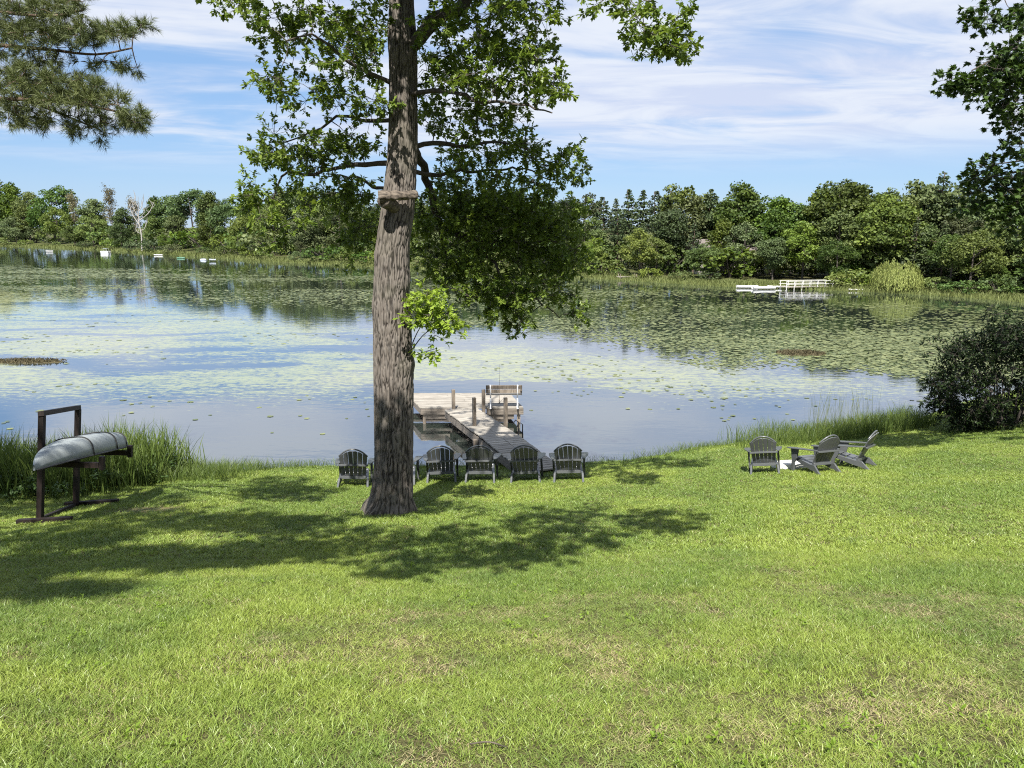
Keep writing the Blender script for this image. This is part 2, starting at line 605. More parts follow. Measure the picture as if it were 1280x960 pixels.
principled(t, t.mix(nn, (.48, .46, .42), (.82, .80, .76)), .9, nn, .6, .01, .2)
M_mat, t = new_mat('dead_water_weeds')
nn = t.noise(POS(t), 7, 5, .7)
principled(t, t.mix(t.rng(nn, .3, .7), (.028, .026, .014), (.11, .092, .05)), .9, nn, .8, .05, .2)
M_wall = paint_mat('house_siding', (.62, .56, .50), .7, .2)
M_roof = paint_mat('roof_shingles', (.14, .12, .11), .85, .4, scale=3)
M_glass = paint_mat('window_glass', (.03, .035, .04), .08, .0, spec=.8)
M_rope = paint_mat('boat_interior', (.30, .31, .32), .5, .3)
M_green = paint_mat('green_paint', (.04, .12, .07), .5, .2)
M_blue = paint_mat('grey_canvas', (.30, .33, .37), .7, .2)

# ------------------------------------------------------------------ the setting
def grid_mesh(name, xs, ys, zf, mat):
    X, Y = np.meshgrid(xs, ys)
    V = np.stack([X, Y, zf(X, Y)], -1).reshape(-1, 3)
    n, m = len(xs), len(ys)
    i = np.arange(m - 1)[:, None] * n + np.arange(n - 1)[None]
    f = np.stack([i, i + 1, i + n + 1, i + n], -1).reshape(-1, 4)
    return mesh_np(name, V, [f], mat, None, True)


xs = np.concatenate([np.linspace(-60, -16, 40), np.linspace(-15.8, 15.8, 160), np.linspace(16, 60, 40)])
ys = np.concatenate([np.linspace(-40, 0, 30), np.linspace(.2, 27, 140), np.linspace(28, 60, 20)])
obj('lawn', grid_mesh('lawn', xs, ys, ground, M_lawn), kind='structure')
obj('lake_bed', grid_mesh('lake_bed', np.linspace(-3000, 3000, 30), np.linspace(10, 4000, 30), lambda X, Y: X * 0 - 2.0, M_bed), kind='structure')
obj('water', grid_mesh('water', np.linspace(-900, 900, 3), np.linspace(5, 900, 3), lambda X, Y: X * 0.0, M_water), kind='structure')

# far shore, by bearing a = x/y
FSP = [-200, 0, 60, 120, 180, 250, 330, 420, 520, 640, 740, 820, 900, 1000, 1100, 1180, 1280, 1500]
FSQ = [305.5, 307.5, 309.5, 312, 316.5, 321, 327, 331, 336, 342, 348, 353, 358, 361.5, 365.5, 370, 378, 400]
_fa, _fy = [], []
for a_, b_ in zip(FSP, FSQ):
    q = at_z(a_, b_, 0)
    _fa.append(q[0] / q[1])
    _fy.append(q[1])


def far_y(a):
    return np.interp(a, _fa, _fy)


fa = np.linspace(-2.2, 2.2, 361)
ft = np.concatenate([[-8, -4, -2, -1, 0, 1, 2, 4], np.linspace(7, 60, 16), [90, 150, 300, 700, 2500]])
A, T = np.meshgrid(fa, ft)
YF = far_y(A) + T * (1 + 0 * A)
FZ = np.interp(T, [-8, -4, 0, 1.5, 4, 20, 60, 300, 2500], [-1.8, -.7, 0.02, .16, .32, .9, 2.2, 5, 12])
FZ = FZ + (fbm(A * YF * .2, YF * .2, 0, 3, 21) - .5) * .25 * smooth(0, 3, T)
V = np.stack([A * YF, YF, FZ], -1).reshape(-1, 3)
n_, m_ = len(fa), len(ft)
i_ = np.arange(m_ - 1)[:, None] * n_ + np.arange(n_ - 1)[None]
obj('far_bank', mesh_np('far_bank', V, [np.stack([i_, i_ + 1, i_ + n_ + 1, i_ + n_], -1).reshape(-1, 4)], M_bank, None, True), kind='structure')


def far_z(tt):
    return float(np.interp(tt, [-8, -4, 0, 1.5, 4, 20, 60, 300, 2500], [-1.8, -.7, 0.02, .16, .32, .9, 2.2, 5, 12]))


# ------------------------------------------------------------------ leaves and twigs
def basis(axis, nrm):
    a = axis / (np.linalg.norm(axis, axis=1)[:, None] + 1e-9)
    x = np.cross(a, nrm)
    x /= np.linalg.norm(x, axis=1)[:, None] + 1e-9
    n = np.cross(x, a)
    return np.stack([x, a, n], -1)


def stamp(tmpl_v, tmpl_f, pos, M, scale):
    """copies of a small template; returns verts, faces"""
    n, k = len(pos), len(tmpl_v)
    V = np.einsum('nij,kj->nki', M, tmpl_v) * np.asarray(scale)[:, None, None] + pos[:, None]
    F_ = {}
    for f in tmpl_f:
        F_.setdefault(len(f), []).append(np.arange(n)[:, None] * k + np.array(f)[None])
    return V.reshape(-1, 3), [np.concatenate(v) for v in F_.values()]


def lobed(pts, fold=.16):
    """leaf outline on the right half (x>0); mirrored; spine along y"""
    r = [(0, 0, 0)] + [(x, y, fold * x) for x, y in pts] + [(0, 1, 0)]
    l = [(-x, y, z) for x, y, z in r[1:-1]]
    v = np.array(r + l, float)
    n = len(r)
    f = [tuple(range(n)), tuple([0] + [n - 1] + list(range(n + len(l) - 1, n - 1, -1)))]
    v[:, 2] -= .12 * v[:, 1] ** 2
    return v, f


OAK = lobed([(.06, .14), (.23, .30), (.09, .42), (.30, .66), (.11, .80)])
MAPLE = lobed([(.16, -.04), (.42, .16), (.30, .26), (.52, .52), (.26, .50), (.24, .70), (.10, .66)])
OVAL = lobed([(.16, .2), (.24, .45), (.15, .78)])
DIAM = (np.array([(0, -.5, 0), (.5, 0, .08), (0, .5, 0), (-.5, 0, .08)], float), [(0, 1, 2, 3)])


def rand_dirs(n, r=rng):
    d = r.normal(size=(n, 3))
    return d / np.linalg.norm(d, axis=1)[:, None]


class Skeleton:
    def __init__(self):
        self.nodes, self.rad = [], []
        self.V, self.Fq, self.n = [], [], 0

    def add_path(self, pts, r0, r1, k=6, store=True):
        pts = np.asarray(pts, float)
        rad = np.linspace(r0, r1, len(pts))
        self.nodes += list(pts)
        self.rad += list(rad)
        if store:
            v, f = tube_arrays(pts, rad, k)
            self.V.append(v)
            self.Fq.append(f + self.n)
            self.n += len(v)
        return pts, rad

    def connect(self, c, r_tip=.004, curl=.18, k=5, rr=rng):
        N = np.array(self.nodes)
        d = np.linalg.norm(N - c, axis=1)
        j = int(np.argmin(d + .25 * np.maximum(0, N[:, 2] - c[2] - .6)))
        a, L = N[j], d[j]
        if L < .05:
            return a
        m = max(3, int(L / .16) + 2)
        s = np.linspace(0, 1, m)[:, None]
        ctl = (a + c) / 2 + rand_dirs(1, rr)[0] * L * curl + np.array([0, 0, L * .12])
        p = (1 - s) ** 2 * a + 2 * s * (1 - s) * ctl + s * s * c
        p[1:-1] += rr.normal(size=(m - 2, 3)) * min(.03, L * .04)
        r0 = min(self.rad[j] * .75, .007 + .013 * L)
        self.add_path(p, max(r0, r_tip), r_tip, k)
        return a

    def mesh(self, name, mat):
        return mesh_np(name, np.concatenate(self.V), [np.concatenate(self.Fq)], mat, None, True)


def resample(pts, step=.15):
    """smooth polyline through control points"""
    pts = np.asarray(pts, float)
    n = len(pts)
    out = []
    P = np.concatenate([[2 * pts[0] - pts[1]], pts, [2 * pts[-1] - pts[-2]]])
    for i in range(n - 1):
        p0, p1, p2, p3 = P[i:i + 4]
        m = max(2, int(np.linalg.norm(p2 - p1) / step))
        for s in np.arange(m) / m:
            out.append(.5 * (2 * p1 + (p2 - p0) * s + (2 * p0 - 5 * p1 + 4 * p2 - p3) * s * s + (3 * p1 - p0 - 3 * p2 + p3) * s ** 3))
    out.append(pts[-1])
    return np.array(out)


def sprigs(clusters, origins, size, ntw=5, nleaf=7, spread=.34, tmpl=OAK, sk=None, rr=rng, flat=.5):
    """leafy twig ends round each cluster point; returns verts, faces, tone"""
    P, Aax, Nn, Sc, To = [], [], [], [], []
    for c, o in zip(clusters, origins):
        out = c - o
        out = out / (np.linalg.norm(out) + 1e-6)
        ct = rr.uniform(0, 1)
        for k in range(ntw):
            d = rand_dirs(1, rr)[0] + out * .7
            d[2] *= flat
            d /= np.linalg.norm(d)
            L = spread * rr.uniform(.45, 1.15)
            tip = c + d * L + np.array([0, 0, -.10 * L])
            if sk is not None:
                sk.add_path(np.array([c, (c + tip) / 2 + rand_dirs(1, rr)[0] * .02, tip]), .004, .0022, 3)
            for q in range(nleaf):
                s = 1.0 if q < nleaf * .65 else rr.uniform(.4, .95)
                base = c + (tip - c) * s
                ld = d * .55 + rand_dirs(1, rr)[0] * .9
                ld[2] -= .15
                P.append(base)
                Aax.append(ld)
                Nn.append(np.array([0, 0, 1.0]) + rand_dirs(1, rr)[0] * .55)
                Sc.append(size * rr.uniform(.65, 1.2))
                To.append(np.clip(.35 * ct + rr.uniform(0, .65), 0, 1))
    P, Aax, Nn, Sc = np.array(P), np.array(Aax), np.array(Nn), np.array(Sc)
    V, Fs = stamp(tmpl[0], tmpl[1], P, basis(Aax, Nn), Sc)
    return V, Fs, np.repeat(To, len(tmpl[0]))


def blob_points(blobs, rr=rng):
    """blobs: (px, py, rx, ry, Ymin, Ymax, n) -> world points"""
    out = []
    for (cx, cyy, rx, ry, y0, y1, n) in blobs:
        k = 0
        while k < n:
            u, v = rr.uniform(-1, 1, 2)
            if u * u + v * v > 1:
                continue
            out.append(at_y(cx + u * rx, cyy + v * ry, rr.uniform(y0, y1)))
            k += 1
    return out


def shade_points(ells, z0, z1, rr=rng):
    """points up in the crowns, above the frame, whose shadow lands on these spots of the lawn"""
    out = []
    for (cx, cyy, rx, ry, n) in ells:
        k = tries = 0
        while k < n and tries < n * 30:
            tries += 1
            u, v = rr.uniform(-1, 1, 2)
            if u * u + v * v > 1:
                continue
            g_ = at_g(cx + u * rx, cyy + v * ry)
            z = rr.uniform(z0, z1)
            tt = (z - g_[2]) / -SUN_TRAVEL[2]
            p = g_ - np.array(SUN_TRAVEL) * tt
            px, py = project(p)
            if py < -45:
                out.append(p)
                k += 1
    return out


def order_by_distance(pts, sk):
    N = np.array(sk.nodes)
    d = [np.min(np.linalg.norm(N - p, axis=1)) for p in pts]
    return [pts[i] for i in np.argsort(d)]


# ------------------------------------------------------------------ the oak
YT = 12.9
OB = at_g(488, 641)
YT = OB[1]
TR = [(487, 652, 74), (487, 640, 62), (489, 625, 54.5), (491, 600, 50.5), (492, 560, 49.5), (492, 520, 49.5), (492, 480, 50), (491, 430, 50),
      (490, 390, 48), (489, 360, 46), (490, 330, 45), (492, 300, 43.5), (497, 265, 43), (500, 235, 41), (503, 200, 38.5), (504, 160, 37),
      (504, 120, 36.5), (504, 80, 37), (503, 50, 38), (502, 10, 33), (500, -40, 31), (497, -110, 28), (494, -190, 22), (498, -290, 14), (500, -380, 7)]
tp, trr = [], []
for (a_, b_, w_) in TR:
    q = at_y(a_, b_, YT + (0 if b_ > 0 else b_ * -.001))
    tp.append(q)
    trr.append(w_ * .475 * (q[1] * CP - (q[2] - CAM_H) * SP) / F)
tpath = resample(tp, .021)
cum = np.concatenate([[0], np.cumsum(np.linalg.norm(np.diff(tp, axis=0), axis=1))])
cum2 = np.concatenate([[0], np.cumsum(np.linalg.norm(np.diff(tpath, axis=0), axis=1))])
trad = np.interp(cum2 / cum2[-1] * cum[-1], cum, trr)
KA = 200
v, f = tube_arrays(tpath, trad, KA)
v = v.reshape(len(tpath), KA, 3)
ctr = tpath[:, None]
ang = np.arange(KA) / KA * 2 * np.pi
h_ = cum2[:, None]
ca, sa = np.cos(ang)[None] * 1.0, np.sin(ang)[None] * 1.0
tw = .25 * h_
cx_, cy_ = np.cos(ang[None] + tw * .12), np.sin(ang[None] + tw * .12)
wob = (fbm(cx_ * 2.6 + 5, cy_ * 2.6, h_ * 2.2, 3, 31) - .5)
cx2, cy2 = cx_ + wob * .22, cy_ + wob * .22
n1 = vnoise(cx2 * 11 + 9, cy2 * 11, h_ * 2.6, 41)
n2 = vnoise(cx2 * 19 + 3, cy2 * 19, h_ * 5.5, 43)
n3 = vnoise(cx2 * 24, cy2 * 24, h_ * 11, 47)
ridge = 1 - np.abs(2 * n1 - 1) * 1.0
ridge2 = 1 - np.abs(2 * n2 - 1)
furrow = np.clip(np.minimum(np.abs(2 * n1 - 1), np.abs(2 * n2 - 1)) * 3.6, 0, 1)
bark = furrow * .75 + n3 * .25
flare = 1 + .24 * np.exp(-(np.maximum(0, h_ - .12) / .26) ** 2) * (.6 + np.cos(ang * 5 + 1.0)[None] * .7)
big = (fbm(cx_ * .9 + 2, cy_ * .9, h_ * .8, 3, 53) - .5) * .10
lump = np.zeros_like(n1)
for (lx, ly, side, hr, amp) in ((467, 385, -1, .22, .05), (514, 455, 1, .12, .045), (511, 352, 1, .14, .04), (470, 320, -1, .10, .04), (505, 340, .5, .18, .03)):
    lp = at_y(lx, ly, YT)
    hh = cum2[np.argmin(np.abs(tpath[:, 2] - lp[2]))]
    lump = lump + amp * np.exp(-((h_ - hh) / hr) ** 2) * np.exp(-((v[..., 0] - lp[0]) / .16) ** 2) * (v[..., 1] < ctr[..., 1] + .2)
rfac = flare * (1 + big) + lump * 2 + (bark - .6) * .10
v = ctr + (v - ctr) * rfac[..., None]
oak = empty('oak_tree', tuple(OB))
tag(oak, 'tall leafy oak with thick furrowed trunk standing on the lawn before the dock', 'tree')


def under(o, root):
    """parent to an unrotated root while the mesh is in world coordinates"""
    o.parent = root
    o.matrix_parent_inverse = Matrix.Translation(-Vector(root.location))
    return o


under(obj('trunk', mesh_np('oak_trunk', v.reshape(-1, 3), [f], M_bark, {'tone': bark.ravel()}, True)), oak)
sk = Skeleton()
keep = tpath[:, 2] > OB[2] + 3.6
sk.nodes += list(tpath[keep][::7])
sk.rad += list((trad[keep] * .5)[::7])


def px_path(lst, step=.12):
    return resample([at_y(a, b, YT + c) for a, b, c in lst], step)


LIMBS = [
    ([(506, 66, 0), (522, 48, -.15), (546, 26, -.3), (574, 2, -.5), (625, -55, -.8), (700, -100, -1.3), (770, -95, -1.6), (800, -40, -1.9), (818, 10, -2.0)], .155, .022),
    ([(508, 175, .2), (524, 196, .7), (536, 225, 1.2), (544, 262, 1.6), (552, 288, 1.9), (585, 291, 2.1), (622, 300, 2.3), (662, 306, 2.5), (705, 300, 2.6)], .115, .02),
    ([(556, 288, 1.9), (585, 300, 1.7), (612, 325, 1.6), (635, 352, 1.5), (665, 372, 1.5), (700, 395, 1.5)], .055, .010),
    ([(546, 270, 1.6), (556, 310, 1.8), (562, 350, 2.0), (575, 385, 2.0)], .045, .010),
    ([(513, 186, .1), (540, 179, .3), (575, 181, .6), (615, 176, .9), (655, 186, 1.1), (690, 205, 1.3)], .06, .012),
    ([(514, 214, .3), (552, 218, .9), (600, 215, 1.4), (655, 211, 1.7), (700, 222, 1.9)], .055, .012),
    ([(512, 118, -.1), (550, 112, -.5), (590, 127, -.9), (640, 130, -1.2), (690, 140, -1.4)], .055, .012),
    ([(492, 204, 0), (455, 206, .2), (425, 205, .3), (395, 214, .3), (366, 216, .2), (345, 238, .1), (335, 268, 0)], .062, .012),
    ([(494, 106, 0), (465, 91, -.3), (440, 78, -.5), (415, 60, -.7), (390, 48, -.9), (362, 52, -1.1)], .055, .012),
    ([(494, 238, .2), (462, 230, .8), (430, 222, 1.3), (400, 225, 1.6)], .045, .012),
    ([(496, 150, .1), (460, 150, .5), (425, 150, .7), (385, 168, .8), (350, 180, .8)], .05, .012),
    ([(498, -20, 0), (455, -50, -.3), (400, -50, -.6), (345, -25, -.8), (290, 0, -1.0)], .07, .015),
    ([(500, -60, 0), (470, -170, -1.5), (430, -420, -3.2), (300, -900, -5.2)], .15, .03),
    ([(500, -90, 0), (540, -220, -1.5), (600, -520, -3.4), (760, -1100, -5.4)], .15, .03),
    ([(497, -130, 0), (380, -210, -1.0), (180, -420, -2.6), (-100, -760, -4.2)], .14, .03),
    ([(499, -150, 0), (620, -200, -.4), (760, -330, -1.6), (900, -560, -3.2)], .13, .03),
    ([(499, -170, 0), (490, -220, 2.0), (520, -200, 4.0)], .13, .03),
]
for lst, r0, r1 in LIMBS:
    p = px_path(lst)
    wv_ = np.clip(np.arange(len(p)) / 8, 0, 1)[:, None] * np.linspace(1, .5, len(p))[:, None]
    p = p + np.stack([fbm(np.arange(len(p)) * .22, k_ * 1.0, q_ * 9.0, 3, 7) - .5 for q_, k_ in ((0, r0 * 99), (1, r0 * 55), (2, r0 * 77))], -1) * .42 * wv_
    sk.add_path(p, r0, r1, 10, store=False)
    vv, ff = tube_arrays(p, np.linspace(r0 * .72, r1 * .8, len(p)) * (1 + .22 * (fbm(np.arange(len(p)) * .5, 0, 0, 2, 3) - .5)), 12)
    under(obj('branch', mesh_np('oak_branch', vv, [ff], M_twig, None, True)), oak)

BLOBS = [
    # left side
    (400, 45, 55, 42, YT - 1.2, YT + .8, 26), (365, 105, 32, 26, YT - 1.2, YT + .4, 9), (440, 110, 42, 40, YT - .8, YT + 1.0, 16),
    (455, 40, 32, 40, YT - .6, YT + 1.2, 10), (345, 35, 16, 26, YT - 1.2, YT, 5),
    (345, 182, 22, 18, YT - .6, YT + .6, 7), (395, 190, 55, 26, YT - .4, YT + 1.2, 20), (450, 175, 34, 26, YT, YT + 1.4, 10),
    (410, 235, 52, 20, YT, YT + 1.6, 14), (330, 242, 24, 22, YT - .6, YT + .3, 8), (345, 285, 28, 20, YT - .5, YT + .2, 4),
    (448, 265, 32, 30, YT + .8, YT + 2.2, 18), (452, 305, 18, 18, YT + .8, YT + 2, 5), (375, 265, 14, 18, YT - .3, YT + .6, 3),
    # right upper
    (575, 40, 40, 38, YT - 1.4, YT + .8, 16), (640, 40, 50, 42, YT - 1.6, YT + .8, 20), (545, 90, 30, 34, YT - .6, YT + 1.4, 14),
    (610, 95, 52, 30, YT - 1.5, YT + 1, 18), (680, 108, 32, 22, YT - 1.5, YT + .5, 8), (660, 80, 26, 26, YT - 1.4, YT, 6),
    (560, 140, 40, 24, YT - .4, YT + 1.6, 12), (630, 148, 50, 20, YT - 1.0, YT + 1.2, 11), (650, 5, 45, 14, YT - 1.4, YT + .6, 8),
    # right middle
    (600, 190, 60, 26, YT, YT + 1.8, 18), (675, 192, 40, 20, YT - .2, YT + 1.6, 12), (650, 222, 60, 18, YT + .2, YT + 2.2, 15), (712, 215, 16, 14, YT + .4, YT + 1.6, 5),
    # right lower, shaded
    (560, 255, 36, 40, YT + .8, YT + 2.8, 34), (620, 262, 50, 30, YT + .8, YT + 3.0, 48), (680, 270, 46, 26, YT + 1.0, YT + 3.0, 38),
    (610, 310, 60, 30, YT + 1.0, YT + 3.0, 36), (680, 312, 50, 32, YT + 1.0, YT + 3.0, 38), (708, 330, 22, 20, YT + 1.2, YT + 2.6, 9),
    (555, 325, 32, 26, YT + 1.0, YT + 2.6, 14), (600, 355, 50, 20, YT + .9, YT + 2.6, 24), (660, 362, 46, 22, YT + .9, YT + 2.6, 24),
    (620, 385, 32, 10, YT + 1.0, YT + 2.2, 5), (655, 400, 14, 12, YT + 1.0, YT + 2, 4), (712, 385, 11, 12, YT + 1.0, YT + 1.8, 3), (690, 365, 22, 10, YT + 1.0, YT + 1.8, 4),
    (530, 285, 18, 20, YT + 1, YT + 2.4, 8),
    # hanging tips at the top edge
    (815, 22, 34, 22, YT - 2.4, YT - 1.4, 12), (835, 45, 18, 16, YT - 2.4, YT - 1.6, 6), (765, -8, 30, 10, YT - 2.2, YT - 1.2, 4), (300, -2, 42, 10, YT - 1.4, YT - .6, 7),
    # crown just above the frame
    (420, -60, 120, 45, YT - 1.5, YT + 2.0, 34), (600, -70, 120, 50, YT - 1.5, YT + 2.5, 40), (500, -170, 220, 60, YT - 2.0, YT + 3, 46), (720, -120, 70, 60, YT - 2, YT + 1, 14),
]
cl_ = blob_points(BLOBS)
SHADE = [(815, 652, 54, 13, 34), (700, 640, 80, 10, 20), (640, 692, 80, 14, 30), (560, 668, 80, 12, 24), (470, 690, 70, 16, 24), (400, 668, 90, 15, 34),
         (730, 672, 70, 11, 24), (805, 579, 80, 6, 44), (560, 640, 40, 8, 6), (520, 712, 50, 8, 10), (350, 690, 80, 14, 26), (690, 655, 70, 10, 18), (600, 700, 60, 10, 12)]
cl_ += shade_points(SHADE, 9.2, 13.5)
for (cx_b, cy_b, rx_b, ry_b, n_b) in ((640, 290, 85, 45, 100), (610, 345, 60, 30, 44), (455, 275, 30, 30, 10)):
    for p_b in blob_points([(cx_b, cy_b, rx_b, ry_b, YT + 1.2, YT + 2.6, n_b)]):
        q = p_b - np.array(SUN_TRAVEL) * (rng.uniform(9.8, 11.6) - p_b[2]) / -SUN_TRAVEL[2]
        if project(q)[1] < -25:
            cl_.append(q)
for k in range(46):
    q = np.array([OB[0] + rng.uniform(-.55, .55), OB[1] - .4, OB[2] + rng.uniform(.1, 2.1)])
    cl_.append(q - np.array(SUN_TRAVEL) * (rng.uniform(9.2, 11.5) - q[2]) / -SUN_TRAVEL[2])
vis = order_by_distance(cl_, sk)
orig = [sk.connect(c_) for c_ in vis]
V1, F1, T1 = sprigs(vis, orig, .108, 6, 12, .31, OAK, sk)
under(obj('leaves', mesh_np('oak_leaves', V1, F1, M_oakleaf, {'tone': T1}), kind='stuff'), oak)
under(obj('twigs', sk.mesh('oak_twigs', M_twig), kind='stuff'), oak)
# bright shoots sprouting from the trunk
sk2 = Skeleton()
for lst in ([(512, 438, -.2), (522, 415, -.3), (535, 395, -.4), (548, 375, -.45)], [(513, 440, -.2), (530, 418, -.35), (552, 405, -.45), (568, 400, -.5)],
            [(514, 446, -.2), (530, 440, -.3), (545, 436, -.35)], [(510, 400, -.25), (522, 380, -.4), (530, 366, -.45)]):
    sk2.add_path(px_path(lst, .06), .011, .004, 5)
bl = [(528, 375, 18, 18, YT - .6, YT - .25, 15), (540, 395, 26, 18, YT - .65, YT - .3, 18), (556, 412, 18, 12, YT - .6, YT - .3, 9), (535, 442, 14, 6, YT - .5, YT - .25, 3)]
c2 = order_by_distance(blob_points(bl), sk2)
o2 = [sk2.connect(c_, .003) for c_ in c2]
V2, F2, T2 = sprigs(c2, o2, .115, 4, 6, .19, OAK, sk2)
under(obj('young_shoots', mesh_np('oak_shoots', V2, F2, M_sprout, {'tone': T2}), kind='stuff'), oak)
under(obj('shoot_stems', sk2.mesh('oak_shoot_stems', M_twig), kind='stuff'), oak)
# sawn-off limb stub and a short peg
st = MB()
a0, a1 = at_y(474, 247, YT - .52), at_y(521, 243, YT - .30)
sp_pts = resample([a0, at_y(486, 245, YT - .5), at_y(505, 244, YT - .40), a1], .03)
vv, ff = tube_arrays(sp_pts, np.interp(np.linspace(0, 1, len(sp_pts)), [0, .12, .3, 1], [.105, .10, .07, .06]), 20)
vv = vv + (fbm(vv[:, 0] * 11, vv[:, 1] * 26, vv[:, 2] * 26, 4, 77)[:, None] - .5) * .075 * np.array([.3, 1, 1])
st.add(vv, ff.tolist())
st.f.setdefault(20, []).append(list(range(20))[::-1])
st.f.setdefault(20, []).append(list(range(len(vv) - 20, len(vv))))
st2 = resample([at_y(479, 250, YT - .52), at_y(492, 258, YT - .25), at_y(500, 266, YT)], .03)
st.tube(st2, np.linspace(.11, .10, len(st2)), 14)
under(obj('branch_stub', st.mesh('oak_stub', M_cut, True)), oak)
pg = MB().tube(resample([at_y(485, 132, YT - .42), at_y(500, 131, YT - .28), at_y(506, 130, YT - .1)], .03), .028, 8)
under(obj('branch_stub', pg.mesh('oak_peg', M_cut, True)), oak)

# ------------------------------------------------------------------ pine at the left edge
PB = np.array([-11.4, 10.6, float(ground(-11.4, 10.6))])
pine = empty('pine_tree', tuple(PB))
tag(pine, 'pine reaching long needled boughs into the upper left corner', 'tree')
ppath = resample([PB + np.array([0, 0, -.2]), PB + np.array([.05, 0, 4]), PB + np.array([-.1, .1, 9]), PB + np.array([0, 0, 15])], .3)
vv, ff = tube_arrays(ppath, np.interp(np.linspace(0, 1, len(ppath)), [0, .05, 1], [.34, .27, .05]), 16)
under(obj('trunk', mesh_np('pine_trunk', vv, [ff], M_pinebark, None, True)), pine)
sp = Skeleton()
sp.nodes += list(ppath[len(ppath) // 4:])
sp.rad += [.1] * len(ppath[len(ppath) // 4:])


def pine_limb(lst, r0, r1):
    p = resample(lst, .12)
    sp.add_path(p, r0, r1, 8, store=False)
    v_, f_ = tube_arrays(p, np.linspace(r0, r1, len(p)), 8)
    under(obj('branch', mesh_np('pine_branch', v_, [f_], M_pinebark, None, True)), pine)


T_ = lambda z: PB + np.array([0, 0, z - PB[2]])
pine_limb([T_(8.3), at_y(-120, -5, 10.2), at_y(-20, 12, 9.9), at_y(60, 20, 9.8), at_y(105, 12, 9.7)], .07, .01)
pine_limb([T_(7.6), at_y(-120, 50, 10.3), at_y(-20, 55, 10.0), at_y(60, 62, 9.9), at_y(120, 68, 9.8), at_y(165, 60, 9.8)], .075, .01)
pine_limb([T_(6.9), at_y(-120, 110, 10.0), at_y(-10, 122, 9.7), at_y(60, 126, 9.6), at_y(120, 134, 9.5), at_y(170, 145, 9.5)], .075, .01)
pine_limb([T_(7.2), at_y(-100, 90, 10.6), at_y(0, 112, 10.4), at_y(70, 140, 10.3), at_y(120, 160, 10.2)], .06, .01)
# higher boughs over the lawn (above the frame)
for tgt, z0 in (((-7.6, 6.2, 9.6), 9.0), ((-6.2, 7.4, 10.4), 9.8), ((-8.4, 5.0, 9.8), 8.8), ((-5.2, 6.0, 10.8), 10.4), ((-9.5, 7.5, 9.8), 9.4)):
    pine_limb([T_(z0), T_(z0) * .55 + np.array(tgt) * .45 + np.array([0, 0, .25]), np.array(tgt)], .06, .01)
PBL = [(30, 4, 60, 12, 9.4, 10.4, 46), (75, 14, 34, 8, 9.4, 10.1, 20), (100, 4, 12, 5, 9.5, 9.9, 6), (15, 25, 40, 16, 9.6, 10.6, 34),
       (40, 44, 60, 9, 9.5, 10.5, 40), (100, 40, 45, 8, 9.4, 10.2, 38), (150, 40, 26, 6, 9.5, 10.1, 20), (177, 35, 9, 4, 9.6, 10, 6), (90, 56, 40, 5, 9.6, 10.3, 14), (20, 62, 40, 7, 9.6, 10.6, 16),
       (60, 76, 50, 5, 9.7, 10.5, 12), (130, 80, 26, 5, 9.6, 10.2, 10), (162, 86, 11, 4, 9.6, 10, 4),
       (30, 96, 50, 12, 9.3, 10.4, 44), (85, 104, 40, 9, 9.2, 10.2, 34), (15, 120, 40, 20, 9.3, 10.4, 46), (80, 124, 44, 12, 9.2, 10.2, 44), (130, 128, 28, 10, 9.2, 9.9, 26), (160, 146, 20, 8, 9.3, 9.8, 20), (176, 152, 8, 6, 9.4, 9.7, 6),
       (50, 148, 44, 10, 9.5, 10.4, 30), (110, 152, 26, 10, 9.6, 10.3, 20), (128, 170, 7, 6, 9.9, 10.3, 4), (90, 160, 20, 6, 9.7, 10.3, 6)]
pc = blob_points(PBL)
PSH = [(140, 704, 180, 9, 120), (60, 738, 100, 5, 50), (60, 672, 100, 15, 110), (210, 650, 130, 14, 120), (330, 655, 90, 11, 70), (270, 690, 140, 9, 90), (20, 712, 60, 18, 50), (40, 630, 80, 16, 100), (30, 590, 70, 24, 100), (100, 600, 60, 24, 70), (330, 602, 60, 5, 12), (180, 625, 60, 8, 30)]
pc2 = shade_points(PSH, 8.6, 10.8)
allp = order_by_distance(pc + pc2, sp)
po = [sp.connect(c_, .004, .12, 4) for c_ in allp]


def tufts(clusters, origins, n_tw=5, n_ned=34, L=.105, wd=.0055, spread=.17, rr=rng):
    P, D, Sc, To = [], [], [], []
    for c, o in zip(clusters, origins):
        out = (c - o) / (np.linalg.norm(c - o) + 1e-6)
        ct = rr.uniform(0, 1)
        for k in range(n_tw):
            d = rand_dirs(1, rr)[0] * .8 + out * .8 + np.array([0, 0, .1])
            d /= np.linalg.norm(d)
            b0 = c
            sl = spread * rr.uniform(.5, 1.3)
            s = rr.uniform(.25, 1.05, n_ned)[:, None]
            P.append(b0 + d * sl * s)
            D.append(d * .75 + rand_dirs(n_ned, rr) * .75)
            Sc.append(L * rr.uniform(.7, 1.15, n_ned))
            To.append(np.clip(ct * .5 + rr.uniform(0, .5, n_ned), 0, 1))
    P, D, Sc, To = np.concatenate(P), np.concatenate(D), np.concatenate(Sc), np.concatenate(To)
    tv = np.array([(-wd / L / 2, 0, 0), (wd / L / 2, 0, 0), (0, 1, 0)])
    V_, F_ = stamp(tv, [(0, 1, 2)], P, basis(D, rand_dirs(len(P), rr)), Sc)
    return V_, F_, np.repeat(To, 3)


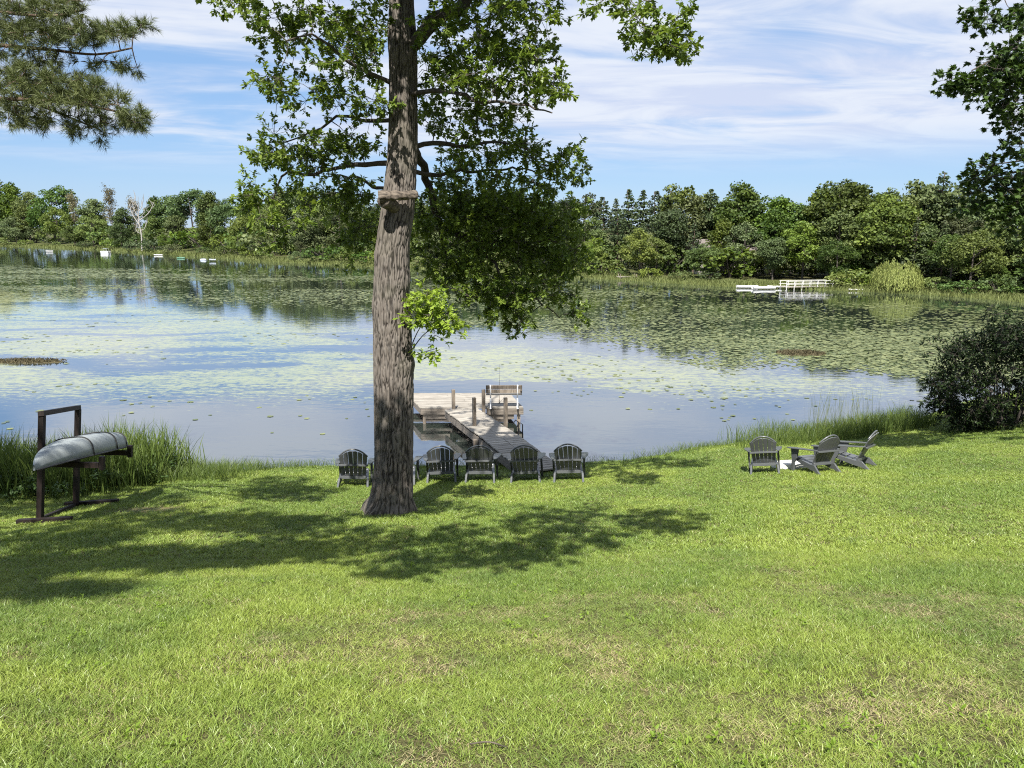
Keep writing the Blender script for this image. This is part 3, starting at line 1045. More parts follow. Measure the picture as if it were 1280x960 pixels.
hi = [i for i, c_ in enumerate(allp) if project(c_)[1] < -20]
lo_ = [i for i, c_ in enumerate(allp) if project(c_)[1] >= -20]
V3, F3, T3 = tufts([allp[i] for i in lo_], [po[i] for i in lo_], 4, 34, .10, .0055, .105)
V3b, F3b, T3b = tufts([allp[i] for i in hi], [po[i] for i in hi], 6, 44, .16, .013, .30)
F3 = F3 + [f_ + len(V3) for f_ in F3b]
V3, T3 = np.concatenate([V3, V3b]), np.concatenate([T3, T3b])
under(obj('needles', mesh_np('pine_needles', V3, F3, M_needle, {'tone': T3}), kind='stuff'), pine)
under(obj('twigs', sp.mesh('pine_twigs', M_pinebark), kind='stuff'), pine)

# ------------------------------------------------------------------ maple at the right edge
MBs = np.array([14.2, 15.5, float(ground(14.2, 15.5))])
maple = empty('maple_tree', tuple(MBs))
tag(maple, 'dark leaved tree hanging its boughs in at the upper right edge', 'tree')
mp = resample([MBs + np.array([0, 0, -.2]), MBs + np.array([-.1, 0, 3]), MBs + np.array([.1, .1, 7]), MBs + np.array([0, 0, 12])], .3)
vv, ff = tube_arrays(mp, np.interp(np.linspace(0, 1, len(mp)), [0, .06, 1], [.36, .27, .05]), 16)
under(obj('trunk', mesh_np('maple_trunk', vv, [ff], M_twig, None, True)), maple)
sm = Skeleton()
sm.nodes += list(mp[len(mp) // 4:])
sm.rad += [.1] * len(mp[len(mp) // 4:])
TM = lambda z: MBs + np.array([0, 0, z - MBs[2]])
for lst in ([TM(7.5), at_y(1420, 30, 15), at_y(1330, 40, 14.6), at_y(1270, 60, 14.3), at_y(1215, 88, 14.2)],
            [TM(8.6), at_y(1400, -50, 15), at_y(1320, -30, 14.6), at_y(1255, -5, 14.4)],
            [TM(6.4), at_y(1400, 120, 15.2), at_y(1320, 130, 15), at_y(1270, 150, 14.8)],
            [TM(5.4), at_y(1400, 215, 15.2), at_y(1320, 215, 15), at_y(1270, 215, 14.9), at_y(1225, 225, 14.8)],
            [TM(5.0), at_y(1400, 260, 15.6), at_y(1310, 255, 15.3), at_y(1250, 250, 15.2)],
            [TM(8.5), (13.0, 13.0, 9.5), (11.5, 11, 10.3)], [TM(9), (14.5, 18, 9.6), (13.5, 19.5, 9.6)], [TM(7), (12.8, 18, 7.6), (12, 20, 7.6)]):
    p = resample(lst, .12)
    sm.add_path(p, .07, .012, 8, store=False)
    v_, f_ = tube_arrays(p, np.linspace(.07, .012, len(p)), 8)
    under(obj('branch', mesh_np('maple_branch', v_, [f_], M_twig, None, True)), maple)
MBL = [(1235, 98, 34, 16, 13.8, 14.8, 12), (1200, 102, 20, 12, 13.8, 14.5, 5), (1262, 70, 30, 30, 13.8, 15.2, 16), (1285, 110, 30, 40, 14, 15.4, 20), (1250, 20, 26, 16, 14, 15, 6), (1225, 2, 20, 6, 14, 14.8, 2), (1285, 30, 20, 40, 14, 15.4, 12),
       (1262, 140, 16, 16, 14.2, 15, 6), (1275, 175, 14, 20, 14.2, 15, 6), (1235, 215, 22, 10, 14.5, 15.2, 5), (1265, 225, 24, 16, 14.5, 15.6, 10), (1250, 250, 40, 18, 14.8, 15.8, 17), (1215, 222, 8, 5, 14.6, 15, 1), (1270, 268, 24, 14, 14.8, 15.8, 8), (1300, 240, 30, 60, 14.5, 16, 22)]
mc = blob_points(MBL)
for k in range(300):
    d = rand_dirs(1)[0]
    q = MBs + np.array([-.6 + d[0] * 3.9, .6 + d[1] * 4.0, 7.9 + d[2] * 2.3])
    px, py = project(q)
    if px > 1310 or py < -30:
        mc.append(q)
mc = order_by_distance(mc, sm)
mo = [sm.connect(c_) for c_ in mc]
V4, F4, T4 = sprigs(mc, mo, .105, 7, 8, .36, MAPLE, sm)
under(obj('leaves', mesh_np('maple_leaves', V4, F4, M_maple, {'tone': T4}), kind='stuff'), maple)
under(obj('twigs', sm.mesh('maple_twigs', M_twig), kind='stuff'), maple)

# ------------------------------------------------------------------ bush on the right bank
BB = np.array([13.8, 20.9, float(ground(13.8, 20.9))])
bush = empty('shore_bush', tuple(BB))
tag(bush, 'big dark bush at the water edge on the right', 'bush')
sb = Skeleton()
for k in range(16):
    a = rng.uniform(0, 2 * np.pi)
    rr_ = rng.uniform(.5, 1.9)
    top = BB + np.array([math.cos(a) * rr_ * 1.1, math.sin(a) * rr_, rng.uniform(1.2, 2.5)])
    q = resample([BB + np.array([math.cos(a) * .3, math.sin(a) * .3, -.1]), BB * .5 + top * .5 + np.array([0, 0, .3]), top], .12)
    sb.add_path(q, .028, .006, 6)
bc = []
while len(bc) < 640:
    d = rand_dirs(1)[0] * rng.uniform(.55, 1.0) ** .5
    q = BB + np.array([d[0] * (2.1 - .25 * d[2]), d[1] * 1.6, 1.3 + d[2] * 1.55])
    if fbm(q[0] * .9, q[1] * .9, q[2] * .9, 2, 3) > .43 and q[2] > BB[2] + .05:
        bc.append(q)
for k in range(34):
    d = rand_dirs(1)[0]
    d[2] = abs(d[2]) * .8 + .2
    bc.append(BB + np.array([d[0] * 2.25, d[1] * 1.7, 1.45 + d[2] * 1.75]))
bc = order_by_distance(bc, sb)
bo = [sb.connect(c_) for c_ in bc]
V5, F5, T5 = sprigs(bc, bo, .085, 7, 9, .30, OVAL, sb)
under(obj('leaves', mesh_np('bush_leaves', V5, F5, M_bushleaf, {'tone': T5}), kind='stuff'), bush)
under(obj('stems', sb.mesh('bush_stems', M_twig), kind='stuff'), bush)


# ------------------------------------------------------------------ far woods
def diamonds(P, size, tone, nrm_bias=None, rr=rng, aspect=1.0):
    n = len(P)
    ax = rand_dirs(n, rr)
    nr = rand_dirs(n, rr)
    if nrm_bias is not None:
        nr = nr * .8 + nrm_bias
    tv = DIAM[0] * np.array([aspect, 1, 1])
    V_, F_ = stamp(tv, DIAM[1], P, basis(ax, nr), size)
    return V_, F_, np.repeat(tone, 4)


def trunk_and_limbs(H, r0, limbs, mat, lean=.0, top=.92, rr=rng):
    s = Skeleton()
    pts = resample([(0, 0, -.4), (lean * .3, rr.normal() * .1, H * .35), (lean, rr.normal() * .2, H * top)], .5)
    s.add_path(pts, r0, r0 * .22, 7)
    for (z0, a, L, up) in limbs:
        b0 = pts[int(np.argmin(np.abs(pts[:, 2] - z0)))]
        e = b0 + np.array([math.cos(a) * L, math.sin(a) * L, up])
        m_ = (b0 + e) / 2 + np.array([0, 0, -.12 * L])
        s.add_path(resample([b0, m_, e], .5), r0 * .35, r0 * .08, 5)
    return s.mesh('tree_trunk', mat)


def crown_clumps(centres, radii, per, lo, hi, rr=rng, flat=.75, up=.55):
    P, N_, T__ = [], [], []
    for c, r in zip(centres, radii):
        n = int(per * r * r)
        d = rand_dirs(n, rr)
        d[:, 2] = np.abs(d[:, 2]) * rr.choice([1, 1, 1, -.6], n)
        q = c + d * r * np.array([1, 1, flat]) * rr.uniform(.55, 1.05, n)[:, None]
        P.append(q)
        N_.append(d * .75 + np.array([0, 0, up * .7]))
        T__.append(np.clip(rr.uniform(0, .75) * .6 + rr.uniform(0, .5, n), 0, 1))
    P, N_, T__ = np.concatenate(P), np.concatenate(N_), np.concatenate(T__)
    return diamonds(P, rr.uniform(lo, hi, len(P)), T__, N_, rr)


def proto_broad(seed, wid, base, mat, dens=98, lo=.17, hi=.36, gap=.40, shape='round'):
    rr = np.random.default_rng(seed)
    cs, rs = [], []
    while len(cs) < 84:
        d = rand_dirs(1, rr)[0] * rr.uniform(.35, 1) ** .5
        zz = (d[2] + 1) / 2
        k = 1.0
        if shape == 'tall':
            k = .75 + .25 * math.sin(zz * math.pi)
        elif shape == 'vase':
            k = .55 + .6 * zz
        q = np.array([d[0] * wid / 2 * k, d[1] * wid / 2 * k, base + zz * (9.4 - base)])
        if fbm(q[0] * .6 + seed, q[1] * .6, q[2] * .6, 2, seed) < gap + .04:
            continue
        cs.append(q)
        rs.append(rr.uniform(.6, 1.2))
    V_, F_, T__ = crown_clumps(cs, rs, dens, lo, hi, rr)
    limbs = [(rr.uniform(base * .7, 6.5), rr.uniform(0, 6.28), rr.uniform(1, wid * .38), rr.uniform(.8, 2.2)) for _ in range(9)]
    return trunk_and_limbs(10, .2, limbs, M_twig, rr.normal() * .3, .85, rr), mesh_np('crown', V_, F_, mat, {'tone': T__})


def proto_pine(seed, base=3.0, wid=3.6, spruce=False, spire=.55):
    rr = np.random.default_rng(seed)
    cs, rs = [], []
    n = 230 if spruce else 150
    for k in range(n):
        f_ = rr.uniform(0, 1) ** (1.35 if spruce else .95)
        z = base + f_ * (9.75 - base)
        rad = wid / 2 * ((1 - f_) ** .85 if spruce else (1 - f_ ** 1.7) ** (spire + .25) * (.6 + .4 * min(1, f_ * 3)))
        rad *= .72 + .5 * vnoise(z * 1.1, seed * 3.1, 0, seed)
        a = rr.uniform(0, 6.28)
        r_ = rad * rr.uniform(.25, 1.0) ** .6
        cs.append(np.array([math.cos(a) * r_, math.sin(a) * r_, z + (-.28 * r_ if spruce else .12 * r_)]))
        rs.append(rr.uniform(.30, .56) * (.8 if spruce else 1.0) * (1.05 - .55 * f_))
    V_, F_, T__ = crown_clumps(cs, rs, 120, .14, .30, rr, .55, .7)
    limbs = [(rr.uniform(base * .6, 8.5), rr.uniform(0, 6.28), rr.uniform(.5, wid * .42), rr.uniform(0, .5)) for _ in range(16)]
    return trunk_and_limbs(10, .15, limbs, M_pinebark, 0, .98, rr), mesh_np('crown', V_, F_, M_farpine, {'tone': T__})


def proto_bush(seed, mat):
    rr = np.random.default_rng(seed)
    cs, rs = [], []
    for k in range(26):
        d = rand_dirs(1, rr)[0]
        cs.append(np.array([d[0] * 1.15, d[1] * 1.15, .75 + d[2] * .55]))
        rs.append(rr.uniform(.3, .5))
    V_, F_, T__ = crown_clumps(cs, rs, 150, .10, .22, rr)
    s = Skeleton()
    for k in range(7):
        a = rr.uniform(0, 6.28)
        s.add_path(resample([(0, 0, -.2), (math.cos(a) * .3, math.sin(a) * .3, .5), (math.cos(a) * .8, math.sin(a) * .8, 1.1)], .2), .03, .008, 5)
    return s.mesh('bush_stems', M_twig), mesh_np('bush_leaves', V_, F_, mat, {'tone': T__})


def proto_half_bare(seed):
    rr = np.random.default_rng(seed)
    s = Skeleton()
    pts = resample([(0, 0, -.4), (.1, .1, 4), (.2, 0, 9.6)], .4)
    s.add_path(pts, .13, .02, 6)
    tips = []
    for k in range(46):
        z0 = rr.uniform(3.2, 9.3)
        b0 = pts[int(np.argmin(np.abs(pts[:, 2] - z0)))]
        a, L = rr.uniform(0, 6.28), rr.uniform(.5, 1.7) * (1.15 - .06 * z0)
        e = b0 + np.array([math.cos(a) * L, math.sin(a) * L, L * rr.uniform(.5, 1.3)])
        s.add_path(resample([b0, (b0 + e) / 2 + np.array([0, 0, -.1]), e], .4), .035, .012, 4)
        tips += [b0 + (e - b0) * t_ for t_ in (.4, .6, .8, 1.0)]
    tips = np.array(tips)
    q = np.repeat(tips, 12, 0) + rr.normal(size=(len(tips) * 12, 3)) * .26
    V_, F_, T__ = diamonds(q, rr.uniform(.10, .24, len(q)), rr.uniform(0, 1, len(q)), None, rr)
    return s.mesh('tree_trunk', M_deadwood), mesh_np('crown', V_, F_, M_budding, {'tone': T__})


PROTO = {
    'broad': [proto_broad(101, 7.5, 1.4, M_far), proto_broad(102, 6.6, 1.0, M_far, gap=.44), proto_broad(103, 8.4, 1.8, M_far, gap=.45), proto_broad(107, 7.0, .8, M_far, gap=.43), proto_broad(109, 7.2, 3.4, M_far, gap=.43), proto_broad(110, 5.6, 2.8, M_far, gap=.42, shape='vase')],
    'tall': [proto_broad(104, 4.4, 1.6, M_far, shape='tall'), proto_broad(105, 5.0, 2.4, M_far, shape='vase', gap=.46)],
    'light': [proto_broad(106, 6.6, 2.0, M_farlight, gap=.46), proto_broad(108, 7.4, 1.4, M_farlight, gap=.47)],
    'pine': [proto_pine(111, 3.0, 3.6), proto_pine(112, 4.2, 3.4), proto_pine(114, 3.6, 2.8, spire=.8)],
    'spruce': [proto_pine(113, .5, 4.6, True)],
    'bush': [proto_bush(121, M_far), proto_bush(122, M_far)],
    'lightbush': [proto_bush(123, M_farlight)],
    'bare': [proto_half_bare(131)],
}
NAMES = {'broad': ('broadleaf_tree', 'tree', 'rounded green tree'), 'tall': ('poplar_tree', 'tree', 'tall narrow green tree'),
         'light': ('broadleaf_tree', 'tree', 'yellow green sunlit tree'), 'pine': ('pine_tree', 'tree', 'dark tall pine'),
         'spruce': ('spruce_tree', 'tree', 'dark cone shaped conifer'), 'bush': ('shore_shrub', 'shrub', 'low green shrub'),
         'lightbush': ('shore_shrub', 'shrub', 'low bright green shrub'), 'bare': ('half_bare_tree', 'tree', 'thin brownish half-bare tree')}


AUTO = {}
ORD = ['first', 'second', 'third', 'fourth', 'fifth', 'sixth', 'seventh', 'eighth', 'ninth', 'tenth', 'eleventh', 'twelfth']


def far_tree(kind, px, back, top_py=None, H=None, label=None, wide=1.0, row='', group=None):
    a = (px - 640) / F / CP
    a = ray(px, 330)[0] / ray(px, 330)[1]
    y = float(far_y(a)) + back
    zb = far_z(back)
    x = a * y
    if H is None:
        H = at_y(px, top_py, y)[2] - zb
    pr = PROTO[kind]
    tr_, cr_ = pr[random.randrange(len(pr))]
    nm, cat, desc = NAMES[kind]
    root = empty(nm, (x, y, zb - .1), (0, 0, random.uniform(0, 6.28)))
    unit = 1.9 if 'bush' in kind else 10.0
    s = max(.1, H / unit)
    root.scale = (s * wide, s * wide, s)
    obj('stems' if 'bush' in kind else 'trunk', tr_, root)
    obj('crown', cr_, root)
    if label is None:
        places = [(-999, 'at the far left shore'), (150, 'near the bare white tree'), (270, 'left of the oak trunk'),
                  (440, 'behind the oak'), (735, 'right of the oak'), (860, 'near the white boats'),
                  (965, 'behind the railed dock'), (1045, 'beside the willow'), (1160, 'at the right edge')]
        pl = [p_[1] for p_ in places if px >= p_[0]][-1]
        label = f'{desc} {row} {pl}'.replace('  ', ' ')
        AUTO.setdefault(label, []).append((px, root))
        group = group or ('shrubs along the far shore' if 'bush' in kind else 'trees along the far shore')
    tag(root, label, cat, group)
    return root


SIL = [(-80, 226), (0, 228), (40, 236), (80, 243), (120, 246), (160, 250), (200, 252), (240, 249), (280, 246), (320, 244), (360, 243), (400, 242), (440, 246), (520, 250), (600, 252), (700, 250),
       (740, 249), (780, 247), (820, 242), (860, 237), (900, 244), (940, 236), (970, 241), (1000, 250), (1040, 235), (1060, 232), (1090, 237), (1120, 230), (1150, 244), (1190, 232), (1220, 236), (1280, 234), (1380, 230)]
sil = lambda px: float(np.interp(px, [s[0] for s in SIL], [s[1] for s in SIL]))
base_q = lambda px: float(np.interp(px, FSP, FSQ))


def depth_scale(px):
    return float(far_y(ray(px, 330)[0] / ray(px, 330)[1])) / 75.0


px = -70.0
while px < 1350:                                              # tallest trees, at the back
    ds = depth_scale(px)
    k = random.choice(['broad', 'tall', 'broad'])
    if px < 90:
        k = random.choice(['tall', 'broad', 'tall'])
    elif px < 215:
        k = random.choice(['bare', 'tall', 'bare'])
    elif 735 < px < 895:
        k = random.choice(['pine', 'pine', 'pine', 'broad'])
    elif px > 1180:
        k = random.choice(['broad', 'pine', 'spruce'])
    far_tree(k, px, 14 * min(ds, 2.2) + random.uniform(0, 5), sil(px) - 5 + random.uniform(-12, 9), wide=random.uniform(1.0, 1.3) if k == 'pine' else random.uniform(.9, 1.2), row='at the back')
    px += random.uniform(20, 31) if not (735 < px < 895) else random.uniform(13, 20)
px = -70.0
while px < 1350:                                              # middle row
    b_, s_ = base_q(px), sil(px)
    ds = depth_scale(px)
    k = random.choice(['broad', 'broad', 'light', 'tall'])
    if px < 230:
        k = random.choice(['tall', 'broad', 'light', 'spruce'])
    if 735 < px < 890:
        k = random.choice(['pine', 'pine', 'broad', 'pine'])
    if px > 1190:
        k = random.choice(['broad', 'light'])
    far_tree(k, px, 7.5 * min(ds, 2.2) + random.uniform(0, 4), s_ + (b_ - s_) * random.uniform(.10, .34), wide=random.uniform(.95, 1.25), row='in the middle rows')
    px += random.uniform(28, 46)
px = -60.0
while px < 1345:                                              # lower trees along the shore
    b_, s_ = base_q(px), sil(px)
    ds = depth_scale(px)
    k = random.choice(['broad', 'broad', 'light', 'broad'])
    if not (1085 < px < 1165):
        far_tree(k, px, 4.0 * min(ds, 2.0) + random.uniform(0, 2.5), s_ + (b_ - s_) * random.uniform(.40, .66), wide=random.uniform(.95, 1.3), row='at the front')
    px += random.uniform(52, 92)
px = -60.0
while px < 1345:                                              # undergrowth between the trunks
    ds = depth_scale(px)
    far_tree(random.choice(['bush', 'bush', 'bush', 'bush']), px, random.uniform(8, 14) * min(ds, 2), H=random.uniform(2.6, 4.6) * min(2.2, ds ** .7), wide=random.uniform(1.0, 1.5), row='under the trees')
    px += random.uniform(20, 32)
px = -50.0
while px < 1340:                                              # shrubs at the water
    ds = depth_scale(px)
    if not (905 < px < 1040 or 1090 < px < 1165):
        far_tree(random.choice(['bush', 'bush', 'lightbush']), px, 2.2 + random.uniform(0, 2.5) * min(ds, 2), H=random.uniform(1.1, 2.6) * min(1.6, ds ** .6), wide=random.uniform(.9, 1.6))
    px += random.uniform(20, 42)
# the ones with a look of their own
far_tree('pine', 1168, 13, 211, label='tall white pine standing above the other trees on the right', wide=1.1)
far_tree('pine', 1190, 14, 228, label='shorter pine just right of the tallest pine', wide=.95)
far_tree('spruce', 1142, 6.5, 268, label='wide dark spruce rising right behind the willow', wide=1.25)
far_tree('spruce', 1178, 6.0, 275, label='dark spruce right of the willow under the tallest pine', wide=1.25)
far_tree('light', 1098, 9, 240, label='large yellow green tree above and behind the willow', wide=1.2)
far_tree('light', 1215, 4, 285, label='bright green tree at the shore near the right edge', wide=1.2)
far_tree('light', 800, 4.5, 283, label='light green rounded tree before the dark pine stand', wide=1.1)
far_tree('light', 120, 9, 268, label='bright rounded green tree at the far left shore', wide=1.3)
far_tree('lightbush', 1056, 2.5, H=1.75, label='bright green shrub left of the small white boat', wide=1.5)
far_tree('bush', 1076, 3.0, H=1.7, label='green shrub just behind the small white boat', wide=1.4)
far_tree('bush', 1208, 2.0, H=1.6, label='spreading green shrub on the right far bank', wide=1.8)

for lb, lst in AUTO.items():
    if len(lst) > 1:
        for k, (_, rt) in enumerate(sorted(lst, key=lambda e: e[0])):
            rt['label'] = f'{lb}, {ORD[k]} from left'

# willow
a_ = ray(1123, 330)[0] / ray(1123, 330)[1]
wy = float(far_y(a_)) + 1.6
wroot = empty('willow_tree', (a_ * wy, wy, .15))
tag(wroot, 'pale yellow green weeping willow at the far waterline', 'tree')
rr = np.random.default_rng(5)
Hw = at_y(1123, 322, wy)[2] - .15
P_, N_ = [], []
for k in range(330):
    a = rr.uniform(0, 6.28)
    rad = 2.35 * math.sqrt(rr.uniform(.05, 1))
    lump_ = .72 + .42 * vnoise(math.cos(a) * 1.6 + 3, math.sin(a) * 1.6, rad * .6, 5)
    rad *= .78 + .34 * vnoise(math.cos(a) * 2.2, math.sin(a) * 2.2 + 7, 0, 6)
    zt = Hw * (1 - .42 * (rad / 2.35) ** 2) * rr.uniform(.82, 1.0) * min(1.04, lump_)
    ln = zt * rr.uniform(.35, .98)
    n = int(ln * 15)
    s = np.linspace(0, 1, n)
    P_.append(np.stack([np.cos(a) * (rad + .35 * s ** .6) + rr.normal(size=n) * .05, np.sin(a) * (rad + .35 * s ** .6) + rr.normal(size=n) * .05, zt - ln * s], -1))
P_ = np.concatenate(P_)
n = len(P_)
ax = rand_dirs(n, rr) * .45 + np.array([0, 0, -1.0])
nrm = P_ * np.array([1, 1, 0]) + rand_dirs(n, rr) * .8
tv = DIAM[0] * np.array([.38, 1, 1])
V_, F_ = stamp(tv, DIAM[1], P_, basis(ax, nrm), rr.uniform(.14, .28, n))
obj('crown', mesh_np('willow_crown', V_, F_, M_willow, {'tone': np.repeat(rr.uniform(0, 1, n), 4)}), wroot)
obj('trunk', trunk_and_limbs(Hw, .16, [(Hw * .4, k * 1.05, 1.3, 1.0) for k in range(6)], M_twig, 0, .8, rr), wroot)

# bare bleached tree on the left far shore
a_ = ray(179, 330)[0] / ray(179, 330)[1]
dy_ = float(far_y(a_)) + 2.0
dr = empty('dead_tree', (a_ * dy_, dy_, .2))
tag(dr, 'bare white dead tree standing at the left far shore', 'tree')
Hd = at_y(179, 244, dy_)[2] - .2
sd = Skeleton()
tpd = resample([(0, 0, -.3), (.25, 0, Hd * .3), (-.1, 0, Hd * .55), (.3, 0, Hd * .98)], .4)
sd.add_path(tpd, .25, .05, 8)
for (f0, dxx, up, r_) in ((.50, -2.4, .40, .15), (.57, 4.2, .34, .17), (.66, -1.5, .26, .11), (.74, 1.2, .2, .10), (.40, 1.5, .10, .10), (.82, -.8, .14, .08), (.62, 2.2, .18, .09), (.35, -1.4, .08, .08)):
    b0 = tpd[int(len(tpd) * f0)]
    e = b0 + np.array([dxx, random.uniform(-1, 1), up * Hd])
    q = resample([b0, b0 * .5 + e * .5 + np.array([dxx * .15, 0, -.3]), e], .4)
    sd.add_path(q, r_, .05, 6)
    for s in (.5, .7, .85):
        c0 = q[int(len(q) * s)]
        sd.add_path(resample([c0, c0 + np.array([dxx * .18 * random.choice([-1, 1]), .3, .9]), c0 + np.array([dxx * .25 * random.choice([-1, 1]), .2, 2.2])], .4), .06, .03, 5)
obj('trunk', sd.mesh('dead_tree_trunk', M_deadwood), dr)

# marsh grass along the far waterline
def blades(P, H, Wd, bend, tone, rr=rng, seg=2):
    """upright bent blades as strips; seg quads and a tip"""
    n = len(P)
    a = rr.uniform(0, 6.28, n)
    side = np.stack([np.cos(a), np.sin(a), 0 * a], -1)
    b = rr.uniform(0, 6.28, n)
    fw = np.stack([np.cos(b), np.sin(b), 0 * b], -1)
    vs = []
    for k in range(seg):
        s = k / seg
        c = P + fw * (bend * H * s ** 1.8)[:, None] + np.array([0, 0, 1.0]) * (H * s * (1 - .15 * bend * s))[:, None]
        wv = side * (Wd * (1 - .35 * s) / 2)[:, None]
        vs += [c - wv, c + wv]
    vs.append(P + fw * (bend * H)[:, None] + np.array([0, 0, 1.0]) * (H * (1 - .15 * bend))[:, None])
    K = 2 * seg + 1
    V_ = np.stack(vs, 1).reshape(-1, 3)
    i = np.arange(n)[:, None] * K
    quads = np.concatenate([i + np.array([[2 * k, 2 * k + 1, 2 * k + 3, 2 * k + 2]]) for k in range(seg - 1)]) if seg > 1 else np.zeros((0, 4), int)
    tris = i + np.array([[2 * seg - 2, 2 * seg - 1, 2 * seg]])
    tg = np.repeat(tone, K).reshape(n, K) * .75 + np.linspace(0, .25, K)[None]
    return V_, [quads, tris], tg.ravel()


n = 26000
pxs = rng.uniform(-80, 1360, n)
aa = np.array([ray(p, 330)[0] / ray(p, 330)[1] for p in pxs])
fy = far_y(aa)
tt = rng.uniform(-.6, 3.4, n) * np.clip(fy / 110, .9, 2.2) * (.7 + .8 * fbm(aa * 40, 0, 0, 2, 8))
yy = fy + tt
Pm = np.stack([aa * yy, yy, np.array([far_z(max(t_, -.3)) for t_ in tt]) - .05], -1)
sz = np.clip(fy / 75, .9, 2.6)
V_, F_, T__ = blades(Pm, rng.uniform(.18, .55, n) * sz ** .5, rng.uniform(.05, .10, n) * sz, rng.uniform(.1, .6, n), rng.uniform(0, 1, n))
tag(obj('marsh_grass', mesh_np('marsh_grass', V_, F_, M_marsh, {'tone': T__}), kind='stuff'), 'pale green marsh grass along the far waterline', 'grass')

# ------------------------------------------------------------------ lily pads
def pad_cover(px, py, x, y):
    """share of water covered, 0..1, as the lake shows it"""
    edge = np.interp(px, [-100, 0, 120, 260, 420, 560, 640, 740, 820, 900, 980, 1060, 1120, 1180, 1300], [372, 374, 378, 386, 396, 410, 424, 438, 452, 470, 462, 472, 480, 485, 490])
    edge = edge + (fbm(x * .12, y * .12, 0, 3, 61) - .5) * 26
    inner = smooth(0, 14, edge - py)
    top = np.interp(px, [-100, 0, 200, 400, 640, 900, 1300], [330, 330, 334, 338, 346, 362, 384])
    inner = inner * smooth(0, 8, py - top)
    n_ = fbm(x * .06, y * .16, 0, 4, 71)
    base = .40 + 1.9 * (n_ - .46)
    right = smooth(760, 1000, px) * smooth(400, 440, py) * .9
    band = np.exp(-((py - np.interp(px, [0, 400, 700], [338, 342, 352])) / 5) ** 2) * .5 * smooth(.42, .55, n_)
    core = inner * np.clip(base + right + band, 0.05, 1)
    # thin drifts nearer the dock
    dr_ = smooth(.50, .64, fbm(x * .16, y * .34, 0, 4, 83)) * smooth(0, 10, py - edge) * smooth(545, 500, py) * .035
    dr_ = dr_ + smooth(640, 720, px) * smooth(1010, 930, px) * smooth(20, 0, np.abs(py - np.interp(px, [640, 960], [470, 505])) - 14) * .06 * smooth(0, 10, py - edge)
    return core + dr_


n = 420000
pxs, pys = rng.uniform(-60, 1340, n), rng.uniform(326, 550, n)
u, vv_ = (pxs - 640) / F, (pys - 480) / F
dx_, dy2, dz2 = u, CP - vv_ * SP, -SP - vv_ * CP
tq = -CAM_H / dz2
wx, wy2 = dx_ * tq, dy2 * tq
okk = (wy2 < far_y(wx / wy2) - 1.0) & (wy2 > shore_y(wx) + 1.0)
cv = pad_cover(pxs, pys, wx, wy2)
dist = np.hypot(wx, wy2)
size = np.clip(.062 + .00135 * dist, .09, .42) * rng.uniform(.55, 1.3, n)
apx = np.maximum(.25, math.pi * (size * F / dist) ** 2 * CAM_H / dist)
dens_ = n / (1400 * 224)
okk &= rng.uniform(0, 1, n) < np.clip(-np.log(1 - np.clip(cv * .66, 0, .85)) / (apx * dens_), 0, 1)
wx, wy2, size = wx[okk], wy2[okk], size[okk]
n = len(wx)
ang_ = np.linspace(.25, 2 * np.pi - .25, 6)
pv = np.concatenate([[(0.12, 0, 0)], np.stack([np.cos(ang_), np.sin(ang_), 0 * ang_ + .012], -1)])
nr = np.stack([rng.normal(size=n) * .035, rng.normal(size=n) * .035, np.ones(n)], -1)
ax = np.stack([rng.normal(size=n), rng.normal(size=n), np.zeros(n)], -1)
V_, F_ = stamp(pv, [tuple(range(7))], np.stack([wx, wy2, rng.uniform(.006, .02, n)], -1), basis(ax, nr), size)
tag(obj('lily_pads', mesh_np('lily_pads', V_, F_, M_pad, {'tone': np.repeat(rng.uniform(0, 1, n), 7)}), kind='stuff'), 'field of small lily pads floating across the lake', 'lily pads')

# floating mats of dead weeds
def weed_mat(px, py, rx, ry, label, seed):
    c0 = at_z(px, py, 0)
    sx = rx * c0[1] / F
    sy = abs(at_z(px, py - ry, 0)[1] - c0[1])
    root = empty('weed_mat', tuple(c0))
    tag(root, label, 'weed mat', 'floating mats of dead weeds')
    rr = np.random.default_rng(seed)
    ang = np.linspace(0, 2 * np.pi, 36, endpoint=False)
    rings = []
    for s, z in ((1.0, -.03), (.9, .012), (.6, .03), (.25, .04)):
        r_ = s * (.75 + .5 * fbm(np.cos(ang) * 1.7 + seed, np.sin(ang) * 1.7, s, 3, seed))
        rings.append(np.stack([np.cos(ang) * r_ * sx, np.sin(ang) * r_ * sy, z + rr.normal(size=36) * .012], -1))
    V_ = np.concatenate(rings)
    f = [(k * 36 + i, k * 36 + (i + 1) % 36, (k + 1) * 36 + (i + 1) % 36, (k + 1) * 36 + i) for k in range(3) for i in range(36)]
    me = mesh_np('weed_bed', V_, [np.array(f), np.array([list(range(108, 144))])], M_mat, None, False)
    obj('weed_bed', me, root)
    n = 900
    a, r_ = rr.uniform(0, 6.28, n), np.sqrt(rr.uniform(0, 1, n)) * .95
    P0 = np.stack([np.cos(a) * r_ * sx, np.sin(a) * r_ * sy, .02 + .06 * (1 - r_)], -1)
    V2, F2, T2 = blades(P0, rr.uniform(.05, .15, n), rr.uniform(.02, .05, n), rr.uniform(.4, 1.2, n), rr.uniform(0, 1, n), rr)
    obj('dead_stalks', mesh_np('dead_stalks', V2, F2, M_mat, {'tone': T2}), root, kind='stuff')


weed_mat(1001, 442, 32, 3.6, 'dark floating weed mat among the lily pads on the right', 3)
weed_mat(32, 452, 54, 2.6, 'brown floating weed mat at the left edge of the lake', 8)

